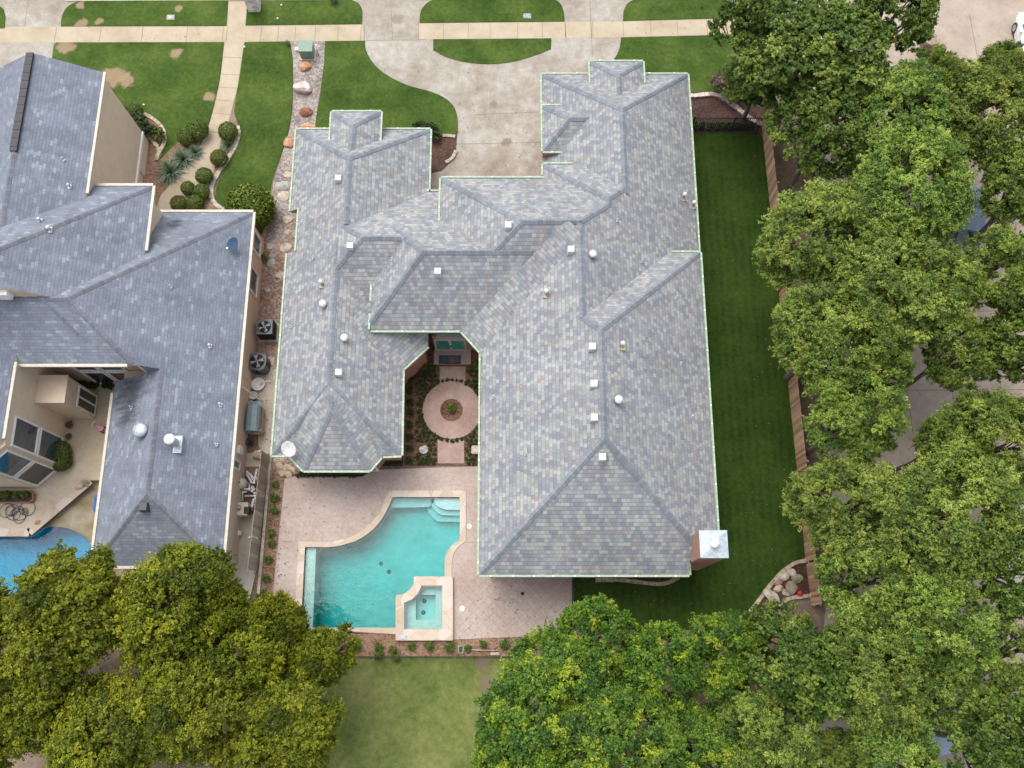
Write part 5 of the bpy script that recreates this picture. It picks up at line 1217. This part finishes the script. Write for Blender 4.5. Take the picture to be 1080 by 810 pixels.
# ------------------------------------------------------------------ equipment in the side yard
def condenser(px, py, w_, h_, rz, lab, round_=False):
    p = P(px, py, .07); o = thing('air_conditioner', lab, 'air conditioner', p, rz, 'air conditioners beside the tan wall')
    cs = flat('condenser_case', (.10, .115, .13), .5, .3); bm = NB()
    if round_:
        ring_ = [(w_ / 2 * math.copysign(abs(math.cos(a)) ** .6, math.cos(a)), w_ / 2 * math.copysign(abs(math.sin(a)) ** .6, math.sin(a))) for a in [k * math.pi / 16 for k in range(32)]]
        prism(bm, ring_, .0, h_)
    else: box(bm, -w_ / 2, w_ / 2, -w_ / 2, w_ / 2, 0, h_)
    obj('case', bm, cs, o)
    bm = NB()
    for k in range(13):
        z = .08 + k * (h_ - .16) / 12; t = w_ / 2 + .012
        if round_:
            lathe(bm, [(t, z - .01), (t, z + .01)], 24)
        else: box(bm, -t, t, -t, t, z - .012, z + .012)
    obj('louvre', bm, M['dark'], o)
    bm = NB(); n = 28
    lathe(bm, [(w_ * .40, 0), (w_ * .40, .012), (w_ * .05, .013)], n, (0, 0, h_ + .002)); obj('fan_opening', bm, M['dark'], o)
    bm = NB()
    for k in range(4):
        a = k * math.pi / 2 + .4; vs = [bm.verts.new((r * math.cos(a + d), r * math.sin(a + d), h_ + .02 + z)) for r, d, z in ((.06, 0, .01), (w_ * .37, -.32, .0), (w_ * .37, .30, .03), (.06, .5, .02))]
        bm.faces.new(vs)
    lathe(bm, [(.08, 0), (.08, .04)], 12, (0, 0, h_ + .015)); obj('fan', bm, flat('fan_grey', (.42, .40, .43), .5), o)
    bm = NB()
    for r in (.14, .22, .30, .38):
        pa = [(w_ * r * math.cos(k * math.pi / 14), w_ * r * math.sin(k * math.pi / 14), h_ + .06) for k in range(29)]; tube(bm, pa, .006, 4, cap=False)
    for k in range(10):
        a = k * math.pi / 5; tube(bm, [(0, 0, h_ + .06), (w_ * .42 * math.cos(a), w_ * .42 * math.sin(a), h_ + .05)], .006, 4)
    obj('guard', bm, M['dark'], o)
    bm = NB(); box(bm, -w_ * .62, w_ * .62, -w_ * .66, w_ * .6, -.07, -.005); obj('pad', bm, M['conc'], o)
condenser(283.5, 350.5, .86, .92, .03, 'square dark air conditioner unit beside the tan wall')
condenser(276, 386.5, .98, .95, -.1, 'rounded dark air conditioner unit below the square one', True)
o = thing('patio_dish', 'white dish shaped basin with a long arm lying below the rounded air conditioner', 'dish', P(273, 406, .06))
bm = NB(); lathe(bm, [(.10, 0), (.28, .10), (.38, .20), (.36, .21), (.25, .13), (.02, .06)], 22); obj('bowl', bm, M['white'], o)
bm = NB(); tube(bm, [(.1, .0, .2), (.45, .12, .26), (.85, .22, .22)], .03, 6); obj('arm', bm, M['white'], o)
o = thing('bucket', 'white plastic bucket with grey rim between dish and clay jar', 'bucket', P(269, 419, .06))
bm = NB(); lathe(bm, [(.17, 0), (.21, .36), (.23, .37), (.20, .38), (.15, .05)], 18); obj('body', bm, M['white'], o)
bm = NB(); tube(bm, [(-.21, 0, .36), (-.1, .12, .45), (.1, .12, .45), (.21, 0, .36)], .012, 5); obj('handle', bm, M['metal'], o)
bm = NB(); lathe(bm, [(.12, 0), (.25, .12), (.29, .28), (.22, .42), (.16, .47), (.19, .50), (.10, .46)], 20); o = obj('clay_jar', bm, M['st_pink']); o.location = P(266, 429, .06); tag(o, 'pale round clay jar at the foot of the white downspout', 'jar')
# covered barbecue
o_sc = 1.15; o = thing('barbecue', 'covered barbecue with blue grey curved hood and beige side, by the tan wall', 'barbecue', P(272, 446, .06))
tealg = flat('blue_grey_enamel', (.17, .24, .26), .45); bm = NB()
prof = [(-.32, .75), (-.33, .92), (-.22, 1.08), (0, 1.13), (.2, 1.06), (.30, .92), (.30, .75)]
for y0, y1 in ((-.62, .62),):
    A = [bm.verts.new((x, y0, z)) for x, z in prof]; B = [bm.verts.new((x, y1, z)) for x, z in prof]
    for i in range(len(prof) - 1): bm.faces.new((A[i], A[i + 1], B[i + 1], B[i]))
    bm.faces.new(A[::-1]); bm.faces.new(B); bm.faces.new((A[0], B[0], B[-1], A[-1]))
obj('hood', bm, tealg, o); o.scale = (1.15, 1.15, 1.1)
bm = NB(); box(bm, -.30, .34, -.60, .60, .05, .745); bmesh.ops.bevel(bm, geom=bm.edges[:], offset=.03, segments=2, affect='EDGES'); obj('cabinet', bm, M['st_pale'], o)
bm = NB(); tube(bm, [(.33, -.5, .95), (.40, -.5, .97), (.40, .5, .97), (.33, .5, .95)], .018, 6); obj('handle', bm, M['dark'], o)
bm = NB(); box(bm, -.3, .3, .63, .86, .72, .75); obj('side_shelf', bm, tealg, o)
for x in (-.24, .28):
    bm = NB(); bmesh.ops.create_cone(bm, cap_ends=True, segments=14, radius1=.08, radius2=.08, depth=.05, matrix=Matrix.Translation((x, -.55, .08)) @ Matrix.Rotation(math.pi / 2, 4, 'X')); obj('wheel', bm, M['dark'], o)
o = thing('garden_valve', 'small dark valve fitting with a spoked handwheel below the barbecue', 'valve', P(264.5, 468, .06))
bm = NB(); lathe(bm, [(.16, 0), (.16, .10), (.06, .12), (.06, .35)], 12); obj('body', bm, M['dark'], o)
bm = NB()
for k in range(6): a = k * math.pi / 3; tube(bm, [(0, 0, .36), (.22 * math.cos(a), .22 * math.sin(a), .34)], .018, 5)
tube(bm, [(.2 * math.cos(k * math.pi / 8), .2 * math.sin(k * math.pi / 8), .345) for k in range(17)], .02, 5); obj('handwheel', bm, M['darkgrey'], o)
# pool equipment
beige = flat('beige_plastic', (.66, .57, .44), .5)
o = thing('filter_tank', 'round beige pool filter tank beside the tan wall', 'filter tank', P(257, 512, .06))
bm = NB(); lathe(bm, [(.26, 0), (.30, .06), (.30, .62), (.24, .78), (.10, .86), (.02, .88)], 22); obj('tank', bm, beige, o)
bm = NB(); lathe(bm, [(.312, .36), (.325, .40), (.312, .44)], 22); obj('clamp', bm, M['metal'], o)
bm = NB(); lathe(bm, [(.05, 0), (.05, .08), (.07, .09), (.02, .13)], 10, (0, 0, .86)); obj('gauge', bm, M['dark'], o)
o = thing('pool_pump', 'small blue pool pump next to the beige filter tank', 'pump', P(250.5, 517, .06))
bm = NB(); bmesh.ops.create_cone(bm, cap_ends=True, segments=16, radius1=.12, radius2=.12, depth=.4, matrix=Matrix.Translation((0, 0, .18)) @ Matrix.Rotation(math.pi / 2, 4, 'Y')); obj('motor', bm, flat('blue_pump', (.03, .07, .16), .4), o)
bm = NB(); lathe(bm, [(.13, 0), (.14, .28), (.10, .33)], 14, (.30, 0, 0)); obj('strainer', bm, M['dark'], o)
o = thing('pool_pipework', 'tangle of white plastic pool pipes on the concrete between tank and fence', 'pipework', P(265, 515, .06))
for path in ([(260, 500, .3), (264, 506, .45), (268, 516, .45), (268, 521, .1)], [(271, 495, .3), (270, 505, .5), (266, 511, .5), (266, 518, .5), (256, 519, .5), (256, 530, .2)],
             [(258, 523, .35), (269, 523, .35), (269, 534, .35), (266, 536, .1)], [(260, 497, .25), (266, 503, .25), (272, 508, .25), (272, 514, .1)], [(268, 526, .55), (266, 533, .55), (266, 538, .2)], [(257, 516, .6), (263, 516, .6), (263, 510, .3)], [(270, 498, .6), (268, 509, .6), (264, 500, .6)]):
    bm = NB(); tube(bm, [P(a, b, z) for a, b, z in path], .065, 8)
    for a, b, z in path[1:-1]: lathe(bm, [(.065, -.05), (.072, 0), (.065, .05)], 10, tuple(P(a, b, z)))
    obj('pipe', bm, flat('white_pvc', (.68, .66, .70), .4), o, world=True)
for x, y, z in ((268, 521, .2), (263, 519, .5), (266, 511, .52)):
    bm = NB(); p = P(x, y, z); box(bm, p.x - .09, p.x + .09, p.y - .05, p.y + .05, p.z - .02, p.z + .13); obj('valve', bm, M['dark'], o, world=True)
o = thing('pool_heater', 'beige boxy pool heater with dark panel south of the pipes', 'pool heater', P(258.5, 539, .06))
bm = NB(); box(bm, -.42, .36, -.34, .34, 0, .82); bmesh.ops.bevel(bm, geom=bm.edges[:], offset=.03, segments=2, affect='EDGES'); obj('case', bm, beige, o)
bm = NB(); box(bm, .18, .44, -.26, .10, .45, .845); obj('panel', bm, M['dark'], o)
bm = NB(); lathe(bm, [(.10, 0), (.10, .06), (.14, .07), (.05, .10)], 14, (-.1, .05, .82)); obj('flue', bm, M['metal'], o)
bm = NB(); lathe(bm, [(.14, 0), (.15, .30), (.13, .32), (.13, .37), (.04, .39)], 16); o = obj('canister', bm, M['white']); o.location = P(253.5, 563, .075); tag(o, 'white round canister on the concrete pad below the heater', 'canister')
o = thing('firewood_rack', 'dark low rack with pale logs against the tan wall', 'firewood rack', P(244, 586, .075))
bm = NB()
for x in (-.25, .25): box(bm, x - .02, x + .02, -.15, .15, 0, .45)
box(bm, -.27, .27, -.16, .16, .04, .07); obj('frame', bm, M['dark'], o)
for i, (y, z) in enumerate(((-.1, .13), (.0, .13), (.1, .13), (-.05, .23), (.06, .23), (0, .33))):
    bm = NB(); tube(bm, [(-.24, y, z), (.24, y + .01, z)], .05, 8); obj('log', bm, M['st_brown' if i % 2 else 'st_pale'], o)

# ------------------------------------------------------------------ roof dishes
def dish(px, py, r, mat, lab, az, tilt, h=.55, dy_=6):
    p = on_roof(px, py + dy_); o = thing('satellite_dish', lab, 'satellite dish', p)
    T = Matrix.Translation((0, 0, h)) @ Matrix.Rotation(az, 4, 'Z') @ Matrix.Rotation(tilt, 4, 'X')
    bm = NB(); lathe(bm, [(.02, 0), (r * .5, .025), (r, .10), (r * 1.03, .10), (r * 1.0, .085), (r * .5, .005), (.02, -.02)], 24)
    for v in bm.verts: v.co.x *= .82; v.co = T @ v.co
    obj('reflector', bm, mat, o)
    bm = NB(); tube(bm, [(0, 0, -.15), (0, 0, h * .7), tuple(T @ Vector((0, 0, -.02)))], .025, 8); obj('mast', bm, M['metal'], o)
    bm = NB(); tube(bm, [tuple(T @ Vector((0, -r, .05))), tuple(T @ Vector((0, -r * .9, r)))], .016, 6); q = T @ Vector((0, -r * .85, r)); box(bm, q.x - .05, q.x + .05, q.y - .05, q.y + .05, q.z - .05, q.z + .05); obj('feed_arm', bm, M['metal'], o)
dish(307.5, 480, .40, M['ventwhite'], 'white oval satellite dish on the south west corner of the brick house roof', .5, .35, .6, -4)
dish(249.5, 256, .36, flat('blue_grey_dish', (.05, .09, .16), .7, spec=.1), 'blue grey satellite dish near the east eave of the slate roof', -.6, .4)

# ------------------------------------------------------------------ kerbside and small things
o = thing('utility_box', 'green metal utility box on the gravel by the sidewalk', 'utility box', P(325, 57, .05))
gm = flat('utility_green', (.19, .27, .215), .5); bm = NB(); box(bm, -.40, .40, -.38, .38, .04, .72); bmesh.ops.bevel(bm, geom=bm.edges[:], offset=.03, segments=2, affect='EDGES'); obj('cabinet', bm, gm, o)
bm = NB(); v = box(bm, -.43, .43, -.41, .41, .725, .76); [setattr(q.co, 'z', .82) for q in v[4:6]]; obj('lid', bm, gm, o)
bm = NB(); box(bm, -.5, .5, -.46, .46, 0, .038); obj('pad', bm, M['conc'], o)
bm = NB(); tube(bm, [(0, 0, 0), (0.02, .03, .95)], .04, 8); o = obj('marker_post', bm, M['white']); o.location = P(336, 58, .05); tag(o, 'slim white marker post beside the green utility box', 'post')
bm = NB(); lathe(bm, [(.10, 0), (.10, .4), (.07, .46)], 12); o = obj('cable_pedestal', bm, gm); o.location = P(304, 47, .05); tag(o, 'small teal cable pedestal at the lawn corner by the gravel', 'pedestal')
bm = NB(); box(bm, -.1, .1, -.1, .1, 0, .18); o = obj('meter_cover', bm, M['white']); o.location = P(313.5, 53, .05); tag(o, 'small white cover block left of the green utility box', 'cover')
for x, y, l in ((180, 18.5, 'pale square meter lid in the patchy verge lawn'), (556, 17, 'pale meter lid in the verge lawn between the driveway arms')):
    bm = NB(); box(bm, -.24, .24, -.18, .18, 0, .03); box(bm, -.18, .18, -.12, .12, .03, .04); o = obj('water_meter', bm, M['st_grey']); o.location = P(x, y, .045); tag(o, l, 'lid')
for i, (x, y, l) in enumerate(((152, 111, 'white sprinkler head in the lawn above the tan wall bed'), (258, 50, 'white sprinkler head beside the straight front path'), (297, 6, 'white scrap on the verge lawn near the white mailbox'), (293, 20, 'tiny white flag marker on the verge lawn'), (740, 8, 'dark stake on the verge lawn near the curb cut'))):
    bm = NB(); lathe(bm, [(.05, 0), (.06, .08), (.02, .10)], 8); o = obj('sprinkler_head', bm, M['dark' if i == 4 else 'white']); o.location = P(x, y, .045); tag(o, l, 'sprinkler')
o = thing('mailbox', 'white brick mailbox pillar at the kerb beside the front path', 'mailbox', P(269, 8, .04))
bm = NB(); box(bm, -.36, .36, -.36, .36, 0, 1.25); bmesh.ops.bevel(bm, geom=bm.edges[:], offset=.02, segments=1, affect='EDGES'); obj('pillar', bm, M['st_white'], o)
bm = NB(); v = box(bm, -.42, .42, -.42, .42, 1.255, 1.33); obj('cap', bm, M['white'], o)
bm = NB(); box(bm, -.14, .14, .36, .40, .85, 1.1); obj('door', bm, M['dark'], o)
o = thing('stone_pillar', 'round pinkish stone mailbox pillar with a white top beside the tan drive', 'pillar', P(974, 55, .01))
bm = NB(); lathe(bm, [(.42, 0), (.44, .3), (.42, 1.1), (.45, 1.15), (.40, 1.25)], 20); obj('shaft', bm, cell_mat('pillar_stone', [(.30, .21, .15), (.40, .31, .24), (.46, .40, .33), (.34, .25, .19)], 9, (.06, (.16, .12, .09))), o)
bm = NB(); lathe(bm, [(.12, 0), (.17, .12), (.10, .32), (.03, .38)], 12, (-.05, .3, 1.25)); obj('finial', bm, M['white'], o)
bm = NB(); tube(bm, [(-.05, .3, 1.6), (-.16, .4, 1.9), (.05, .35, 1.95)], .03, 6); obj('hook', bm, M['white'], o)
for x, y, l in ((405, 555, 0), (495, 555, 'round plastic skimmer lid in the pink deck beside the house'), (487.5, 642, 'pale round drain cover on the pink deck right of the spa')):
    if not l: continue
    bm = NB(); lathe(bm, [(.15, 0), (.15, .012), (.12, .014), (.02, .018)], 18); o = obj('skimmer_cover', bm, M['st_white']); o.location = P(x, y, .032); tag(o, l, 'lid')
bm = NB(); lathe(bm, [(.09, 0), (.09, .012), (.02, .014)], 14); o = obj('deck_drain', bm, M['dark']); o.location = P(551, 626, .032); tag(o, 'small dark drain in the diagonal scored deck', 'drain')
o = thing('leaf_net', 'pool leaf net with green rim and long pole lying in the mulch below the deck', 'pool net', P(486, 685, .08))
bm = NB(); fr_ = [(-.11, -.17, 0), (.11, -.17, 0), (.12, .17, 0), (-.12, .17, 0), (-.11, -.17, 0)]; tube(bm, fr_, .025, 6); obj('rim', bm, flat('net_green', (.30, .45, .26), .5), o)
bm = NB(); box(bm, -.10, .10, -.15, .15, -.03, -.012); obj('net', bm, M['dark'], o)
bm = NB(); tube(bm, [(.12, 0, .02), (1.0, -.03, .05), (1.92, -.06, .04)], .022, 6); obj('pole', bm, flat('pole_pink', (.52, .42, .44), .4), o)
bm = NB(); box(bm, -.22, .22, -.07, .07, 0, .10); o = obj('paver', bm, M['st_pale']); o.location = P(522, 689.5, .02); tag(o, 'pale paver strip against the iron fence near the pole end', 'paver')
# terrace: scooter, hose, planter, blue float
o = thing('toy_tricycle', 'small pink toy tricycle lying on the tan terrace', 'tricycle', P(107, 452, TZ), -.5)
pk = flat('pink_plastic', (.75, .25, .42), .4)
bm = NB(); box(bm, -.26, .20, -.07, .07, .16, .24); bmesh.ops.bevel(bm, geom=bm.edges[:], offset=.025, segments=2, affect='EDGES'); obj('frame', bm, pk, o)
bm = NB(); box(bm, .0, .24, -.12, .12, .245, .30); bmesh.ops.bevel(bm, geom=bm.edges[:], offset=.025, segments=2, affect='EDGES'); obj('seat', bm, pk, o)
for x, y in ((-.30, 0), (.22, -.15), (.22, .15)):
    bm = NB(); bmesh.ops.create_cone(bm, cap_ends=True, segments=16, radius1=.11, radius2=.11, depth=.05, matrix=Matrix.Translation((x, y, .11)) @ Matrix.Rotation(math.pi / 2, 4, 'X')); obj('wheel', bm, M['dark'], o)
bm = NB(); tube(bm, [(-.28, 0, .2), (-.32, 0, .46)], .018, 6); tube(bm, [(-.32, -.16, .46), (-.32, .16, .46)], .018, 6); obj('handlebar', bm, M['white'], o)
bm = NB(); r = random.Random(5); path = []
for k in range(150):
    a = k * .36; c = P(18 + 10 * math.sin(k * .045), 540 + 3 * math.cos(k * .09), TZ + .03 + .0006 * k); rr = .30 + .16 * math.sin(k * .21); path.append(c + Vector((rr * math.cos(a), rr * math.sin(a), 0)))
tube(bm, path, .016, 5); tag(obj('garden_hose', bm, M['darkgrey']), 'loose coils of dark garden hose on the tan terrace', 'hose')
o = thing('planter', 'low planter bed with clay rim and leafy plants under the bay windows', 'planter', P(18, 523, TZ))
pl = ccw([tuple(P(a, b, TZ))[:2] for a, b in ((-20, 519), (34, 518), (38, 521), (38, 528), (34, 531), (-20, 531))]); bm = NB(); walls_down(bm, pl, TZ, TZ + .3); inn_ = [((x - P(18, 525, TZ).x) * .95 + P(18, 525, TZ).x, (y - P(18, 525, TZ).y) * .86 + P(18, 525, TZ).y) for x, y in pl]
b2 = sheet_bm(pl, TZ + .3, [inn_]); me_ = bpy.data.meshes.new('t'); b2.to_mesh(me_); b2.free(); bm.from_mesh(me_); bpy.data.meshes.remove(me_); walls_down(bm, inn_, TZ + .2, TZ + .3); obj('rim', bm, flat('clay', (.30, .17, .11), .8), o, world=True)
obj('soil', sheet_bm(inn_, TZ + .22), M['darkmulch'], o, world=True)
for x, y, r in ((4, 525, 6), (14, 524, 6), (24, 525, 5), (32, 524, 5)): shrub(x, y, r, 'green plant growing in the low planter under the bay windows', bush2, 'plants in the terrace planter', TZ + .2)
o = thing('pool_float', 'blue plastic lounge float half hidden by the slate roof eave', 'pool float', P(103, 531, .02))
bm = NB(); box(bm, -.16, .22, -.45, .45, 0, .16); bmesh.ops.bevel(bm, geom=bm.edges[:], offset=.06, segments=3, affect='EDGES'); obj('body', bm, flat('blue_float', (.02, .10, .42), .4), o)
bm = NB(); box(bm, -.14, .20, .25, .45, .165, .28); bmesh.ops.bevel(bm, geom=bm.edges[:], offset=.04, segments=2, affect='EDGES'); obj('headrest', bm, flat('blue_float2', (.03, .14, .48), .4), o)

# ------------------------------------------------------------------ cars half hidden under the alley trees
def car(loc, rz, lab, col):
    o = thing('parked_car', lab, 'car', loc, rz, 'cars parked in the alley')
    pm, nt_, b_ = new_mat('car_paint', .25, .5); b_.inputs['Base Color'].default_value = (*col, 1); b_.inputs['Coat Weight'].default_value = .5
    L, W = 4.6, 1.82
    def loft(secs, name, mat):
        bm = NB(); rows = [[bm.verts.new(p) for p in s_] for s_ in secs]; n = len(rows[0])
        for i in range(len(rows) - 1):
            for k in range(n): bm.faces.new((rows[i][k], rows[i][(k + 1) % n], rows[i + 1][(k + 1) % n], rows[i + 1][k]))
        bm.faces.new(rows[0][::-1]); bm.faces.new(rows[-1]); bmesh.ops.recalc_face_normals(bm, faces=bm.faces)
        return obj(name, bm, mat, o, smooth_=False)
    def sec(x, w_, z0, z1, k=.12): return [(x, -w_ / 2, z0), (x, w_ / 2, z0), (x, w_ / 2 + .02, (z0 + z1) / 2), (x, w_ / 2 - .02, z1 - k), (x, w_ / 2 - .16, z1), (x, -w_ / 2 + .16, z1), (x, -w_ / 2 + .02, z1 - k), (x, -w_ / 2 - .02, (z0 + z1) / 2)]
    loft([sec(-2.28, 1.5, .42, .74), sec(-2.1, 1.72, .25, .88), sec(-1.3, W, .22, .95), sec(0, W, .22, .98), sec(1.0, W, .22, .96), sec(1.9, 1.74, .25, .84), sec(2.28, 1.45, .40, .68)], 'body', pm)
    loft([sec(-1.75, 1.5, .90, .97, .03), sec(-1.05, 1.48, .9, 1.38), sec(-.1, 1.44, .9, 1.46), sec(.45, 1.42, .9, 1.38), sec(1.25, 1.5, .88, .96, .03)], 'cabin', M['glassblue'])
    loft([sec(-1.0, 1.36, 1.36, 1.42, .03), sec(-.1, 1.36, 1.42, 1.49, .03), sec(.42, 1.34, 1.36, 1.42, .03)], 'roof', pm)
    for x in (-1.4, 1.42):
        for y in (-.82, .82):
            bm = NB(); T = Matrix.Translation((x, y, .33)) @ Matrix.Rotation(math.pi / 2, 4, 'X')
            bmesh.ops.create_cone(bm, cap_ends=True, segments=20, radius1=.33, radius2=.33, depth=.22, matrix=T); wh = obj('wheel', bm, M['dark'], o)
            bm = NB(); bmesh.ops.create_cone(bm, cap_ends=True, segments=16, radius1=.2, radius2=.2, depth=.235, matrix=T); obj('rim', bm, M['metal'], wh)
    for y in (-.6, .6):
        bm = NB(); box(bm, 2.12, 2.30, y - .16, y + .16, .56, .68); obj('headlight', bm, M['white'], o)
        bm = NB(); box(bm, -2.30, -2.14, y - .16, y + .16, .62, .74); obj('tail_light', bm, flat('tail_red', (.4, .02, .02), .3), o)
    for y in (-.95, .95):
        bm = NB(); box(bm, .55, .72, y - .09, y + .09, .98, 1.10); obj('wing_mirror', bm, pm, o)
p = P(1083, 55, .01); car((p.x + .1, p.y, .01), 1.5, 'white car cut by the right edge at the top corner', (.72, .73, .73))
p = P(990, 772, .01); car((p.x, p.y, .01), .25, 'pale blue car hidden under the oaks at the bottom right', (.28, .36, .48))
p = P(1014, 238, .01); car((p.x, p.y, .01), 1.3, 'slate blue car glimpsed through the oaks at upper right', (.10, .14, .24))

# ------------------------------------------------------------------ fallen leaves and clippings
r_ = np.random.default_rng(77)
def litter(name, regions, n, cols, size, z):
    """loose fallen leaves; regions: (px, py, spread x, spread y, share)"""
    w_ = np.array([g[4] for g in regions], float); w_ /= w_.sum(); ps = []
    for _ in range(n):
        g = regions[r_.choice(len(regions), p=w_)]
        q = P(r_.normal(g[0], g[2]), r_.normal(g[1], g[3]), z); ps.append((q.x, q.y, z + r_.uniform(0, .01)))
    pos = np.array(ps); nor = np.array([0, 0, 1.0]) + r_.normal(size=(n, 3)) * .25
    me = leaf_mesh(name, pos, nor, size, size * .55, r_.uniform(0, 1, n), leaf_mat(name + '_colour', cols, .05), r_)
    o = bpy.data.objects.new(name, me); COL.objects.link(o); o['kind'] = 'stuff'; o['label'] = 'scattered fallen leaves lying over lawns and paving'; o['category'] = 'fallen leaves'
litter('fallen_leaves', [(150, 90, 60, 40, 2), (280, 120, 14, 60, 1), (400, 100, 40, 25, 1), (700, 50, 50, 15, 1), (430, 740, 60, 40, 2), (800, 400, 16, 160, .6), (700, 640, 60, 10, .6)], 500, [(.12, .08, .04), (.19, .14, .07), (.22, .18, .09), (.14, .15, .05)], .09, .055)
litter('fallen_leaves', [(940, 300, 80, 200, 3), (980, 600, 70, 120, 3), (500, 160, 40, 50, .6), (340, 540, 30, 25, .12), (540, 640, 30, 18, .2), (288, 560, 8, 60, .8), (450, 683, 60, 5, .8), (285, 380, 14, 60, .8)], 1800, [(.14, .09, .05), (.22, .15, .08), (.30, .22, .12), (.16, .17, .06)], .10, .075)
